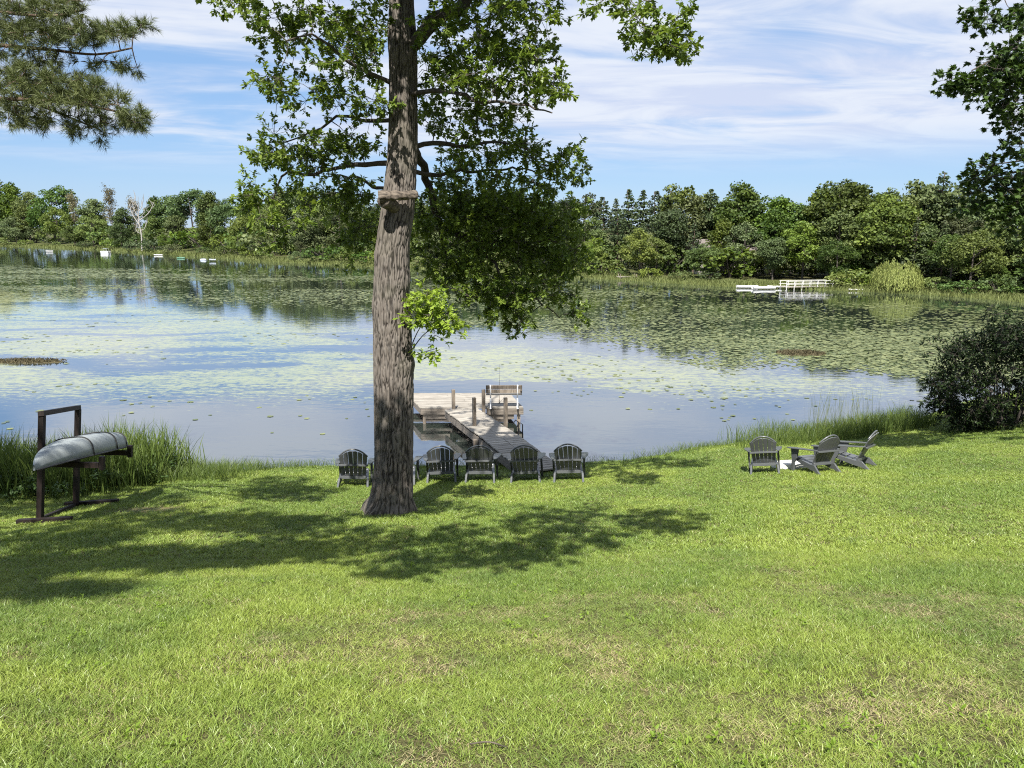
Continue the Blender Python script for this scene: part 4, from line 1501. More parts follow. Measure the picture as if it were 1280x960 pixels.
# ------------------------------------------------------------------ boats and docks across the lake
def hull_mesh(L, B, D, mat, sheer=.10, open_top=True, n=14, k=9, power=.62, transom=0.0, name='hull', rocker=.12):
    """boat hull along y, keel at z=0, gunwale at z=D; closed shell with thickness when open"""
    def sec(s, inset):
        w_ = max(.012, B / 2 * (1 - abs(s) ** 2.4) ** power if s < 0 or not transom else B / 2 * (1 - (1 - transom) * abs(s) ** 2.4))
        zk = rocker * D * abs(s) ** 3
        top = D * (1 + sheer * s * s * 2)
        a = np.linspace(0, np.pi, k)
        x = -np.cos(a) * (w_ - inset)
        z = top - (top - zk - inset) * np.sin(a) ** .75
        return np.stack([x, np.full(k, s * (L / 2 - inset)), z], -1)
    ss = np.linspace(-1, 1, n)
    outer = np.concatenate([sec(s, 0) for s in ss])
    i = np.arange(n - 1)[:, None] * k + np.arange(k - 1)[None]
    q = np.stack([i, i + 1, i + k + 1, i + k], -1).reshape(-1, 4)
    ends = [list(range(k)), list(range((n - 1) * k, n * k))[::-1]]
    if open_top:
        inner = np.concatenate([sec(s, .025) for s in ss])
        V_ = np.concatenate([outer, inner])
        m = n * k
        rim = []
        for j in range(n - 1):
            rim += [(j * k, (j + 1) * k, (j + 1) * k + m, j * k + m), (j * k + k - 1, j * k + k - 1 + m, (j + 1) * k + k - 1 + m, (j + 1) * k + k - 1)]
        return mesh_np(name, V_, [q, q[:, ::-1] + m, np.array(rim), np.array(ends)], mat, None, True)
    deck = [(j * k, j * k + k - 1, (j + 1) * k + k - 1, (j + 1) * k) for j in range(n - 1)]
    return mesh_np(name, outer, [q, np.array(deck), np.array(ends)], mat, None, True)


def far_boat(px, py, L, B, D, yaw, mat, label, z=.02, roll=0, pitch=0, cat='boat', name='rowing_boat', inner=True):
    c0 = at_z(px, py, z)
    root = empty(name, (c0[0], c0[1], z), (pitch, roll, yaw))
    root.scale = (.5, .5, .5) if px < 400 else (.85, .85, .72)
    tag(root, label, cat)
    obj('hull', hull_mesh(L, B, D, mat, transom=.7, open_top=inner), root)
    if inner:
        for yb in (-.25, .2):
            obj('thwart', MB().box((0, yb * L, D * .72), (B * .82, .18, .03)).mesh('thwart', M_rope), root)
    return root


far_boat(934, 360, 2.6, .8, .34, R(84), M_white, 'white boat lying leftmost at the far bank left of the railed dock', name='kayak')
far_boat(955, 361.5, 2.9, 1.0, .34, R(95), M_white, 'white boat in the middle of the three left of the railed dock')
far_boat(972, 360.2, 2.4, .9, .32, R(70), M_white, 'white boat drawn up against the railed dock')
far_boat(1070, 363.5, 1.7, .7, .24, R(76), M_white, 'small white boat below the shrubs left of the willow')
far_boat(62, 315, 3.6, 1.4, .9, R(88), M_white, 'white flat boat alone at the far left shore', inner=False, name='moored_boat')
far_boat(198, 319.4, 4.0, 1.2, .5, R(86), M_white, 'white boat under the bare white tree', inner=True)
far_boat(254, 323.5, 3.2, 1.2, .55, R(60), M_blue, 'grey upturned boat left of the oak on the far shore', z=.3, roll=R(155))
far_boat(266, 325.5, 2.8, 1.1, .5, R(72), M_blue, 'grey boat beside the upturned boat on the far shore', z=.2)
far_boat(226, 321.3, 3.4, 1.1, .5, R(88), M_green, 'green boat on the bank right of the bare white tree', z=.3, roll=R(170))
# pontoon boat
c0 = at_z(132, 317.0, 0)
pb = empty('pontoon_boat', tuple(c0), (0, 0, R(80)))
pb.scale = (.48, .48, .55)
tag(pb, 'white pontoon boat with canopy at the left far shore', 'boat')
for s in (-.8, .8):
    obj('float', MB().tube(np.stack([np.full(9, s), np.linspace(-2.4, 2.4, 9), np.full(9, .18)], -1), [.06, .26, .3, .3, .3, .3, .3, .26, .06], 10).mesh('float', M_steel, True), pb)
obj('deck', MB().box((0, 0, .55), (2.2, 4.6, .1)).mesh('deck', M_white), pb)
rl = MB()
for s in (-1.05, 1.05):
    rl.box((s, 0, .92), (.04, 4.3, .6))
rl.box((0, 2.2, .92), (2.0, .04, .6))
obj('side_panels', rl.mesh('side_panels', M_white), pb)
cn = MB()
for sx in (-.95, .95):
    for sy in (-1.4, .5):
        cn.bar((sx, sy, .6), (sx, sy, 2.3), .05)
obj('canopy_frame', cn.mesh('canopy_frame', M_steel), pb)
obj('canopy', MB().box((0, -.45, 2.34), (2.1, 2.3, .08)).mesh('canopy', M_blue), pb)
obj('seat', MB().box((0, -1.8, .85), (1.6, .6, .5)).mesh('seat', M_white), pb)

# railed dock on the right far shore
dA, dB = at_z(978, 362.0, 0), at_z(1037, 361.0, 0)
fd = empty('railed_dock', tuple((dA + dB) / 2))
tag(fd, 'low dock with white railings on the right far shore', 'dock')
dv = Vector(dB - dA)
Ld = dv.length
fd.rotation_euler = (0, 0, math.atan2(dv.y, dv.x))
for k in range(int(Ld / .25)):
    obj('plank', bpy.data.meshes.get('far_plank') or MB().box((0, 0, 0), (.235, 1.2, .05)).mesh('far_plank', M_deck), fd, (-Ld / 2 + .125 + k * .25, 0, .28))
for k in range(7):
    for s in (-.58, .58):
        x_ = -Ld / 2 + .08 + k * (Ld - .16) / 6
        obj('post', bpy.data.meshes.get('far_post') or MB().box((0, 0, 0), (.05, .05, 1.3)).mesh('far_post', M_white), fd, (x_, s, .25))
for s in (-.58, .58):
    for zz in (.58, .88):
        obj('rail', bpy.data.meshes.get('far_rail') or MB().box((0, 0, 0), (Ld, .03, .05)).mesh('far_rail', M_white), fd, (0, s - .06 * (1 if s < 0 else -1), zz))
# low flat dock right of the oak on the far shore
c0 = at_z(784, 349.5, 0)
ld = empty('low_dock', (c0[0], c0[1], 0), (0, 0, R(8)))
tag(ld, 'low grey dock at the far shore right of the oak', 'dock')
for k in range(9):
    obj('plank', bpy.data.meshes.get('low_plank') or MB().box((0, 0, 0), (.25, 1.1, .05)).mesh('low_plank', M_deck), ld, (-1.1 + k * .27, 0, .35))
for sx in (-1.0, 1.0):
    for sy in (-.45, .45):
        obj('post', bpy.data.meshes.get('low_post') or MB().box((0, 0, 0), (.1, .1, 1.2)).mesh('low_post', M_post), ld, (sx, sy, .1))
# house among the trees
a_ = ray(905, 330)[0] / ray(905, 330)[1]
hy = float(far_y(a_)) + 15
hz_ = far_z(15)
hs = empty('house', (a_ * hy, hy, hz_), (0, 0, R(12)))
tag(hs, 'pale low house half hidden behind trees on the far shore', 'house')
obj('wall', MB().prism([(-2.4, -.3), (2.4, -.3), (2.4, 2.5), (0, 3.9), (-2.4, 2.5)], 8.0).mesh('house_wall', M_wall), hs)
rf = MB()
for s in (-1, 1):
    an = math.atan2(1.4, 2.4)
    rf.box((0, s * 1.35, 3.2 + .06), (8.8, 3.2, .12), np.array(Matrix.Rotation(-s * an, 3, 'X')))
obj('roof', rf.mesh('house_roof', M_roof), hs)
for xx in (-2.6, -.6, 2.2):
    fr_ = obj('window', MB().box((xx, -2.43, 1.5), (1.1, .08, 1.1)).mesh('window_frame', M_white), hs)
    obj('pane', MB().box((xx, -2.48, 1.5), (.9, .03, .9)).mesh('window_pane', M_glass), fr_)

# ------------------------------------------------------------------ dock
DZ = .52
dock = empty('dock', (-.5, 21, 0))
tag(dock, 'weathered wooden dock running from the lawn out into the lake', 'dock')
wd_dir = Vector((-.366, .931, 0)).normalized()
perp = Vector((wd_dir.y, -wd_dir.x, 0))
start = Vector((.72, 17.4, DZ))       # centre line at the shore end
yaw = math.atan2(wd_dir.y, wd_dir.x)
WW, PWID = 1.02, .145
plank_full = MB().box((0, 0, 0), (WW, PWID - .012, .038), ch=.004).mesh('dock_plank', M_deck)
plank_half = MB().box((0, 0, 0), (WW / 2 - .012, PWID - .012, .038), ch=.004).mesh('dock_plank_half', M_deck)
Lw = (23.45 - start.y) / wd_dir.y
rq = (0, 0, yaw - R(90))


def dpart(name, me, loc, rot=(0, 0, 0)):
    o = obj(name, me, dock, Vector(loc) - Vector(dock.location), rot)
    return o


nP = int(Lw / PWID)
for k in range(nP):
    s = k * PWID + PWID / 2
    zz = DZ - .10 * max(0, 1 - s / 2.6) + random.uniform(-.004, .004)
    c0 = start + wd_dir * s
    j = random.uniform(-.012, .012)
    if s < 3.6:
        for q in (-1, 1):
            dpart('plank', plank_half, (c0.x + perp.x * (q * WW / 4 + j), c0.y + perp.y * (q * WW / 4 + j), zz), rq)
    else:
        dpart('plank', plank_full, (c0.x + perp.x * j, c0.y + perp.y * j, zz), rq)
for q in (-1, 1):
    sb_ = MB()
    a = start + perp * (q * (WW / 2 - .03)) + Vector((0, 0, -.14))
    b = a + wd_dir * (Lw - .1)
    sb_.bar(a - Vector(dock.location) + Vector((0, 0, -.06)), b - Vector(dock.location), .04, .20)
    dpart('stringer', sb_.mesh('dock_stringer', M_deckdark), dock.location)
# platform: boards along x, sheared ends
PX0, PX1, PY0, PY1, SH = -2.86, .36, 23.45, 25.75, -.34
nB = int((PY1 - PY0) / PWID)
left_extra = -1.0
for k in range(nB):
    y_ = PY0 + (k + .5) * PWID
    xo = SH * (y_ - PY0)
    xa, xb = PX0 + xo, PX1 + xo * .6
    cut = xa + (xb - xa) * random.choice([.38, .5, .62])
    for (u0, u1) in ((xa, cut - .004), (cut + .004, xb)):
        me = MB().box((0, 0, 0), (u1 - u0 + random.uniform(-.006, .006), PWID - .012, .038)).mesh('platform_plank', M_deck)
        dpart('plank', me, ((u0 + u1) / 2, y_, DZ + random.uniform(-.004, .004)))
dl = Vector(dock.location)
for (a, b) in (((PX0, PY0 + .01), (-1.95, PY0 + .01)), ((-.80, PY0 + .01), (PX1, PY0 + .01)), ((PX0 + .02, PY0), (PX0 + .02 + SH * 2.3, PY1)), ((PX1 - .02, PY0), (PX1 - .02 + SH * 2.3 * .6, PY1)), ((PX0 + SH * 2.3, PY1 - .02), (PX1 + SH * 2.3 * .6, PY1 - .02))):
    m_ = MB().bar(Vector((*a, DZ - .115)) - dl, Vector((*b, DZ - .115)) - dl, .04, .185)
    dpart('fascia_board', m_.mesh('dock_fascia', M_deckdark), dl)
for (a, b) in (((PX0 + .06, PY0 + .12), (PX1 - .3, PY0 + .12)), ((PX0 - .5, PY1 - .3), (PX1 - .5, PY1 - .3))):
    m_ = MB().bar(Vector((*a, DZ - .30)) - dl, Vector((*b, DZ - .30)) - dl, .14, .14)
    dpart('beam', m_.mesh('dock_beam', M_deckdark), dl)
for (px_, py_, top_) in ((567, 512, 487), (593, 533, 497), (604.5, 512, 487), (632, 532, 497)):
    q = at_z(px_, py_, DZ)
    ht_ = at_y(px_, top_, q[1])[2] - DZ
    me = MB().box((0, 0, (ht_ - 1.9) / 2), (.092, .092, ht_ + 1.9), ch=.012).mesh('dock_post', M_post)
    dpart('post', me, q, (0, 0, yaw))
for (x_, y_) in ((PX0 + .1, PY0 + .1), (PX0 - .6, PY1 - .15), (PX1 - .15, PY0 + .1), (PX1 - .6, PY1 - .15), (-1.0, 20.2), (.05, 20.6)):
    dpart('pile', MB().box((0, 0, -1.22), (.1, .1, 2.3)).mesh('dock_pile', M_post), (x_, y_, DZ - .06), (0, 0, .1))
# swim ladder on the right side of the dock
lp = at_z(648, 537, DZ)
ldr = empty('dock_ladder', tuple(lp), (0, 0, yaw - R(90)))
tag(ldr, 'small dark ladder hooked on the right side of the dock', 'ladder')
for s in (-.16, .16):
    obj('side_rail', MB().tube([(.06, s, -.9), (.06, s, .18), (-.02, s, .24), (-.12, s, .12)], .016, 7).mesh('ladder_rail', M_black, True), ldr)
for zz in (-.6, -.33, -.06):
    obj('rung', MB().tube([(.06, -.16, zz), (.06, .16, zz)], .015, 6).mesh('ladder_rung', M_black, True), ldr)

# bench on the dock, facing the water
bq = at_z(630, 512, DZ)
bench = empty('dock_bench', (bq[0], bq[1] + .12, DZ + .02), (0, 0, R(1)))
tag(bench, 'wooden bench with white metal legs at the end of the dock', 'bench')
BW = 1.12
for yb, zb, tilt in ((-.10, .69, 14), (-.07, .555, 14)):
    obj('back_slat', MB().box((0, 0, 0), (BW, .028, .115), ch=.004).mesh('bench_back_slat', M_post), bench, (0, yb, zb), (R(tilt), 0, 0))
for k in range(4):
    obj('seat_slat', MB().box((0, 0, 0), (BW, .10, .03), ch=.004).mesh('bench_seat_slat', M_deck), bench, (0, .03 + k * .115, .43))
for s in (-.42, .42):
    f_ = MB().tube(resample([(s, .36, 0), (s, .30, .2), (s, .02, .40), (s, -.06, .5), (s, -.135, .76)], .05), .022, 7)
    f_.tube(resample([(s, -.10, 0), (s, -.02, .2), (s, .18, .39), (s, .36, .41)], .05), .022, 7)
    f_.box((s, .13, .012), (.05, .56, .022))
    obj('leg_frame', f_.mesh('bench_leg_frame', M_steel, True), bench)
for s in (-.53, .53):
    ar = MB().bar((s, -.16, .60), (s, .34, .585), .06, .026)
    ar.bar((s, .30, .42), (s, .30, .575), .03)
    obj('arm', ar.mesh('bench_arm', M_post), bench)
rod = at_z(624, 505, DZ)
rd = MB().tube([(0, 0, 0), (.01, .06, .7), (.02, .16, 1.25)], [.008, .005, .003], 6)
fr_o = empty('fishing_rod', (rod[0], rod[1], DZ + .02))
tag(fr_o, 'thin pole standing upright behind the dock bench', 'pole')
obj('rod', rd.mesh('rod', M_black, True), fr_o)
obj('grip', MB().tube([(0, 0, 0), (.002, .012, .16)], .013, 7).mesh('grip', M_post, True), fr_o)

# ------------------------------------------------------------------ chairs
def bent(pts, th):
    """thin closed profile (y,z) of given thickness along a polyline"""
    p = np.asarray(pts, float)
    T = np.gradient(p, axis=0)
    T /= np.linalg.norm(T, axis=1)[:, None]
    N = np.stack([-T[:, 1], T[:, 0]], -1) * th / 2
    return list(map(tuple, np.concatenate([p + N, (p - N)[::-1]])))


chair_parts = []
rec = R(30)
by0, bz0 = -.13, .20
NS = 6
bw = .60
for k in range(NS):                                            # fan of back slats with an arched top
    u0, u1 = -1 + 2 * k / NS, -1 + 2 * (k + 1) / NS
    g_ = .0035

    def xz(u, s):                                              # u across, s up the back
        return u * (bw * .40 + bw * .12 * s) , s
    top0, top1 = .82 - .21 * u0 * u0, .82 - .21 * u1 * u1
    umid = (u0 + u1) / 2
    topm = .82 - .21 * umid * umid + .008
    pts = []
    for (u, s, gg) in ((u0, 0, g_), (u0, top0, g_), (umid, topm, 0), (u1, top1, -g_), (u1, 0, -g_)):
        x_, _ = xz(u, s)
        pts.append((x_ + gg, s))
    vv_ = []
    for dth in (-.011, .011):
        for (x_, s) in pts:
            curve = -.05 * (1 - (x_ / (bw * .55)) ** 2)
            yy_ = by0 - math.sin(rec) * s + (dth + curve) * math.cos(rec) + .05
            zz_ = bz0 + math.cos(rec) * s + (dth + curve) * math.sin(rec)
            vv_.append((x_, yy_, zz_))
    fc = [(0, 1, 2, 3, 4), (9, 8, 7, 6, 5)] + [(i, i + 5, (i + 1) % 5 + 5, (i + 1) % 5) for i in range(5)]
    chair_parts.append(('back_slat', MB().add(vv_, fc).mesh('chair_back_slat', M_chair)))
# rim over the top of the back, front side
rimp = []
for u in np.linspace(-1, 1, 17):
    s = .80 - .21 * u * u
    rimp.append((u * (bw * .40 + bw * .12 * s), by0 - math.sin(rec) * s + .03, bz0 + math.cos(rec) * s + .035))
chair_parts.append(('top_rim', MB().tube(rimp, .021, 6).mesh('chair_top_rim', M_chair, True)))
# rails across the back
sA = .385
chair_parts.append(('back_rail', MB().box((0, by0 - math.sin(rec) * sA - .045, bz0 + math.cos(rec) * sA), (.60, .05, .045), ch=.008).mesh('chair_back_rail', M_chair)))
chair_parts.append(('back_rail', MB().box((0, by0 - .035, bz0 + .015), (.50, .05, .07), ch=.008).mesh('chair_low_rail', M_chair)))
seat_line = [(-.12, .205), (0, .225), (.15, .275), (.28, .325), (.37, .352), (.42, .335), (.435, .29)]
for k in range(6):                                             # seat boards run across
    a_, b_ = np.interp([k / 6, (k + 1) / 6 - .03], np.linspace(0, 1, 7), [p[0] for p in seat_line]), None
    t0, t1 = k / 6, (k + 1) / 6 - .025
    pr = [(float(np.interp(t_, np.linspace(0, 1, 7), [p[0] for p in seat_line])), float(np.interp(t_, np.linspace(0, 1, 7), [p[1] for p in seat_line]))) for t_ in (t0, (t0 + t1) / 2, t1)]
    chair_parts.append(('seat_slat', MB().prism(bent(pr, .022), .50).mesh('chair_seat_slat', M_chair)))
for s in (-1, 1):
    prof = [(.36, .33), (.38, .26), (.1, .17), (-.12, .11), (-.30, .10), (-.47, 0), (-.39, 0), (-.22, .13)]
    prof = [(.40, .345), (.40, .27), (.12, .165), (-.10, .085), (-.24, .05), (-.34, 0.0), (-.42, 0.0), (-.33, .10), (-.25, .20), (-.10, .215), (.15, .285)]
    M = np.array(Matrix.Rotation(s * R(4), 3, 'Z'))
    chair_parts.append(('leg', MB().prism(prof, .042, M, (s * .27, 0, 0)).mesh('chair_rear_leg', M_chair)))
    pf = [(.43, 0), (.36, 0), (.33, .22), (.26, .33), (.20, .555), (.42, .555), (.41, .3)]
    chair_parts.append(('leg', MB().prism(pf, .045, None, (s * .325, 0, 0)).mesh('chair_front_leg', M_chair)))
    # arm: flat board, broad in front
    outl = [(.27, .46), (.32, .50), (.385, .50), (.42, .45), (.42, .30), (.40, .05), (.36, -.22), (.34, -.345), (.285, -.345), (.28, -.2), (.265, .1), (.262, .35)]
    av = [(s * x_, y_, .558 + .012 * y_) for x_, y_ in outl] + [(s * x_, y_, .584 + .012 * y_) for x_, y_ in outl]
    K = len(outl)
    af = [tuple(range(K)), tuple(range(2 * K - 1, K - 1, -1))] + [(i, i + K, (i + 1) % K + K, (i + 1) % K) for i in range(K)]
    if s < 0:
        af = [f_[::-1] for f_ in af]
    chair_parts.append(('arm', MB().add(av, af).mesh('chair_arm', M_chair)))
for nm, me in chair_parts:
    me.update()
proto = empty('adirondack_chair')
for nm, me in chair_parts:
    o_ = obj(nm, me, proto)
    bv = o_.modifiers.new('bevel', 'BEVEL')
    bv.width = .004
    bv.segments = 1
    bv.limit_method = 'ANGLE'

CH = [(441, 610, 6, 'grey slatted garden chair left of the oak trunk, leftmost of the row'),
      (500, 607, 2, 'grey slatted garden chair mostly hidden behind the oak trunk'),
      (552, 604, 3, 'grey slatted garden chair just right of the oak trunk, in its shadow'),
      (600, 604, -2, 'grey slatted garden chair fourth in the row, left of the dock foot'),
      (657, 604, -4, 'grey slatted garden chair in front of the foot of the dock'),
      (711, 603, -5, 'grey slatted garden chair at the right end of the row by the dock'),
      (956, 591, -17, 'grey slatted garden chair leftmost of the three by the white slab'),
      (1021, 590, 22, 'grey slatted garden chair between two others right of the white slab'),
      (1068, 584, 50, 'grey slatted garden chair turned sideways, rightmost on the lawn')]
for i, (px_, py_, yw, lab) in enumerate(CH):
    o = proto if i == 0 else copy_tree(proto)
    g_ = at_g(px_, py_)
    wp = g_ + np.array([-math.sin(R(yw)) * .33, math.cos(R(yw)) * .33, 0]) if i < 6 else g_
    nrm_ = gnormal(wp[0], wp[1], .4)
    q = Vector((0, 0, 1)).rotation_difference(nrm_) @ Euler((0, 0, R(yw))).to_quaternion()
    o.rotation_mode = 'QUATERNION'
    o.rotation_quaternion = q
    o.location = (wp[0], wp[1], float(ground(wp[0], wp[1])) + .012)
    o.scale = (1.06, 1.0, .91) if i < 6 else (.95, .95, .87)
    tag(o, lab, 'chair', 'garden chairs on the lawn')

# flat white slab between the three chairs
sl = at_g(990, 584)
so = empty('stone_slab', (sl[0], sl[1], sl[2]))
tag(so, 'flat pale slab lying in the grass between the chairs', 'stone slab')
ang = np.linspace(0, 2 * np.pi, 22, endpoint=False)
rr_ = .42 * (1 + .08 * np.sin(ang * 3 + 1))
tops = np.stack([np.cos(ang) * rr_ * 1.05, np.sin(ang) * rr_ * .9, np.full(22, .10)], -1)
inn = tops * np.array([.92, .92, 1]) + np.array([0, 0, .03])
bot = tops * np.array([1.03, 1.03, 0]) + np.array([0, 0, -.08])
mb = MB()
mb.add(np.concatenate([bot, tops, inn]), [(i, (i + 1) % 22, (i + 1) % 22 + 22, i + 22) for i in range(22)] + [(i + 22, (i + 1) % 22 + 22, (i + 1) % 22 + 44, i + 44) for i in range(22)] + [tuple(range(44, 66))])
so2 = obj('slab', mb.mesh('slab', M_stone), so)
so.rotation_mode = 'QUATERNION'
so.rotation_quaternion = Vector((0, 0, 1)).rotation_difference(gnormal(sl[0], sl[1], .4))

# ------------------------------------------------------------------ canoe rack and canoe
fb = at_g(49, 653)
rb = at_g(94, 634)
ftop, rtop = at_y(52.5, 520, fb[1]), at_y(97.5, 512, rb[1])
rack = empty('canoe_rack', tuple(fb))
tag(rack, 'dark brown timber canoe rack at the left shore', 'canoe rack')
rl_ = Vector(fb)


def rpart(name, a, b, w1=.085, w2=None, col=M_rackwood):
    return obj(name, MB().bar(Vector(a) - rl_, Vector(b) - rl_, w1, w2 or w1).mesh('rack_' + name, col), rack)


fv, rv = Vector(fb), Vector(rb)
ft_, rt_ = Vector(ftop), Vector(rtop)
rpart('post', fv + Vector((0, 0, -.1)), ft_, .085)
rpart('post', rv + Vector((0, 0, -.1)), rt_, .085)
dirp = (rt_ - ft_).normalized()
rpart('top_beam', ft_ - dirp * .05 + Vector((0, 0, .042)), rt_ + dirp * .05 + Vector((0, 0, .042)), .088, .08)
gl_ = Vector((0, 0, .04))
dirb = (rv - fv).normalized()
rpart('base_beam', fv + gl_ + dirb * .048, rv + gl_ - dirb * .048, .08)


def onlawn(x, y, dz=.04):
    return Vector((x, y, float(ground(x, y)) + dz))


rpart('foot', onlawn(fv.x - .30, fv.y - .10), onlawn(fv.x + .62, fv.y - .10), .09)
rpart('foot', onlawn(rv.x - .25, rv.y + .10), onlawn(rv.x + .80, rv.y + .10), .09)
can_n, can_f = Vector(at_y(37, 583, fb[1] - 1.0)), Vector(at_y(150, 555, rb[1] + .75))
for (p0, q) in ((fv, ft_), (rv, rt_)):
    # arms at gunwale height
    tpar = ((can_n + (can_f - can_n) * ((p0.y - can_n.y) / (can_f.y - can_n.y))).z - .085 - p0.z) / (q.z - p0.z)
    a = p0 + (q - p0) * tpar
    e = a + Vector((.98, .0, -.02))
    rpart('arm', a + Vector((.052, 0, 0)), e, .075, .085)
    rpart('peg', e + Vector((.035, 0, -.08)), e + Vector((.06, 0, .15)), .075)
cax = (can_f - can_n)
Lc = cax.length
cn_root = empty('canoe', tuple((can_n + can_f) / 2))
tag(cn_root, 'pale grey canoe lying upside down across the rack', 'canoe')
ydir = cax.normalized()
xdir = ydir.cross(Vector((0, 0, 1))).normalized()
xdir = (xdir + Vector((0, 0, .10))).normalized()
zdir = xdir.cross(ydir)
MM = Matrix((( -xdir.x, ydir.x, -zdir.x), (-xdir.y, ydir.y, -zdir.y), (-xdir.z, ydir.z, -zdir.z)))
Dc, Bc = .345, .76
cn_root.rotation_euler = MM.to_euler()
cn_root.location = (can_n + can_f) / 2 + zdir * (Dc * .98) + Vector((.38, 0, 0))
cn_root.location = Vector(cn_root.location) - Vector((.28, 0, 0))


def canoe_hull():
    n, k = 32, 17
    ss = np.linspace(-1, 1, n)

    def sec(s, ins):
        w_ = max(.015, Bc / 2 * (1 - abs(s) ** 2.0) ** .85) - ins
        w_ = max(w_, .006)
        zk = Dc * (1 - max(.02, 1 - abs(s) ** 2.5) ** .62)
        top = Dc * (1 + .16 * abs(s) ** 3)
        a = np.linspace(0, np.pi, k)
        x = -np.sign(np.cos(a)) * np.abs(np.cos(a)) ** .62 * w_
        z = top - (top - zk - ins) * np.sin(a) ** .62
        return np.stack([x, np.full(k, s * (Lc / 2 - ins)), z], -1)
    outer = np.concatenate([sec(s, 0) for s in ss])
    inner = np.concatenate([sec(s, .012) for s in ss])
    m = n * k
    i = np.arange(n - 1)[:, None] * k + np.arange(k - 1)[None]
    q = np.stack([i, i + 1, i + k + 1, i + k], -1).reshape(-1, 4)
    rim = []
    for j in range(n - 1):
        rim += [(j * k, (j + 1) * k, (j + 1) * k + m, j * k + m), (j * k + k - 1, j * k + k - 1 + m, (j + 1) * k + k - 1 + m, (j + 1) * k + k - 1)]
    ends = [list(range(k)), list(range((n - 1) * k, n * k))[::-1]]
    return mesh_np('canoe_hull', np.concatenate([outer, inner]), [q, q[:, ::-1] + m, np.array(rim), np.array(ends)], M_canoe, None, True), sec


hm, csec = canoe_hull()
obj('hull', hm, cn_root)
for sgn in (0, -1):
    gw = MB().tube(np.array([csec(s, 0)[sgn] + np.array([0, 0, .004]) for s in np.linspace(-.985, .985, 30)]), .016, 6)
    obj('gunwale', gw.mesh('canoe_gunwale', M_black, True), cn_root)
for s in (-.30, .22, .62):
    ring = csec(s, -.012)
    obj('strap', MB().tube(ring, .011, 5).mesh('canoe_strap', M_strap, True), cn_root)
for s in (-.45, .1, .5):
    w_ = csec(s, 0)
    obj('thwart', MB().bar(w_[0] + np.array([.01, 0, -.01]), w_[-1] + np.array([-.01, 0, -.01]), .05, .02).mesh('canoe_thwart', M_post), cn_root)

# ------------------------------------------------------------------ reeds and shore grasses
def shore_blades(name, label, n, xr, tr, hr, wr, bendr, mat, seed, seg=3, dens=None, clump=.0):
    rr = np.random.default_rng(seed)
    x = rr.uniform(*xr, n)
    t_ = rr.uniform(*tr, n)
    if clump:
        cxs = rr.uniform(*xr, max(3, int(n / 40)))
        x = cxs[rr.integers(0, len(cxs), n)] + rr.normal(size=n) * clump
        t_ = np.clip(t_ * .4 + rr.uniform(*tr, len(cxs))[rr.integers(0, len(cxs), n)] * .6, *tr)
    y = shore_y(x) + t_
    z = np.maximum(ground(x, y), -.35) - .02
    hmul = .6 + .8 * fbm(x * .8, y * .8, 0, 3, seed)
    if dens is not None:
        k = rr.uniform(0, 1, n) < dens(x, y)
        x, y, z, hmul = x[k], y[k], z[k], hmul[k]
        n = len(x)
    V_, F_, T__ = blades(np.stack([x, y, z], -1), rr.uniform(*hr, n) * hmul, rr.uniform(*wr, n), rr.uniform(*bendr, n), rr.uniform(0, 1, n), rr, seg)
    return tag(obj(name, mesh_np(name, V_, F_, mat, {'tone': T__}), kind='stuff'), label, 'reeds' if 'reed' in name else 'grass')


shore_blades('reed_bed', 'tall reeds at the left shore behind the canoe rack', 7600, (-14.5, -8.2), (-3.4, .8), (.55, 1.5), (.012, .026), (.06, .5), M_reed, 21, 4, clump=.16)
shore_blades('shore_grass', 'rough tall grass along the left bank right of the canoe rack', 12000, (-12.5, -6.0), (-2.2, .5), (.20, .56), (.007, .014), (.2, .8), M_reed, 22, 3, dens=lambda x, y: smooth(-6.0, -8.2, x) * .85 + .15)
shore_blades('shore_grass', 'low fringe of grass between the lawn and the water behind the chairs', 7000, (-7.5, 7.0), (-.75, .35), (.10, .30), (.006, .011), (.2, .8), M_reed, 23, 3, dens=lambda x, y: .35 + .65 * smooth(-4.5, -6, x) + .4 * smooth(3.5, 6, x))
shore_blades('reed_bed', 'tall grasses and reeds on the right bank behind the three chairs', 7000, (6.0, 13.0), (-1.6, .9), (.20, .70), (.007, .015), (.1, .6), M_reed, 24, 3, dens=lambda x, y: smooth(5.8, 8.5, x) * .9 + .1)
shore_blades('reed_bed', 'thin seeding stalks rising above the right bank grasses', 130, (8.6, 11.0), (-1.0, .2), (1.0, 1.6), (.006, .010), (.02, .25), M_marsh, 25, 3)
# leafy weeds under the rack
wc, wo = [], []
for k in range(90):
    x_ = rng.uniform(-13, -7.6)
    y_ = float(shore_y(x_)) + rng.uniform(-4.2, -1.2) * (1 if x_ < -8.6 else .55)
    if y_ < 13.6 and x_ > -9.3:
        continue
    g_ = float(ground(x_, y_))
    wc.append(np.array([x_, y_, g_ + rng.uniform(.1, .5)]))
    wo.append(np.array([x_, y_, g_]))
V_, F_, T__ = sprigs(wc, wo, .085, 6, 7, .22, OVAL)
tag(obj('weeds', mesh_np('weeds', V_, F_, M_maple, {'tone': T__}), kind='stuff'), 'leafy green weeds growing behind the canoe rack', 'weeds')

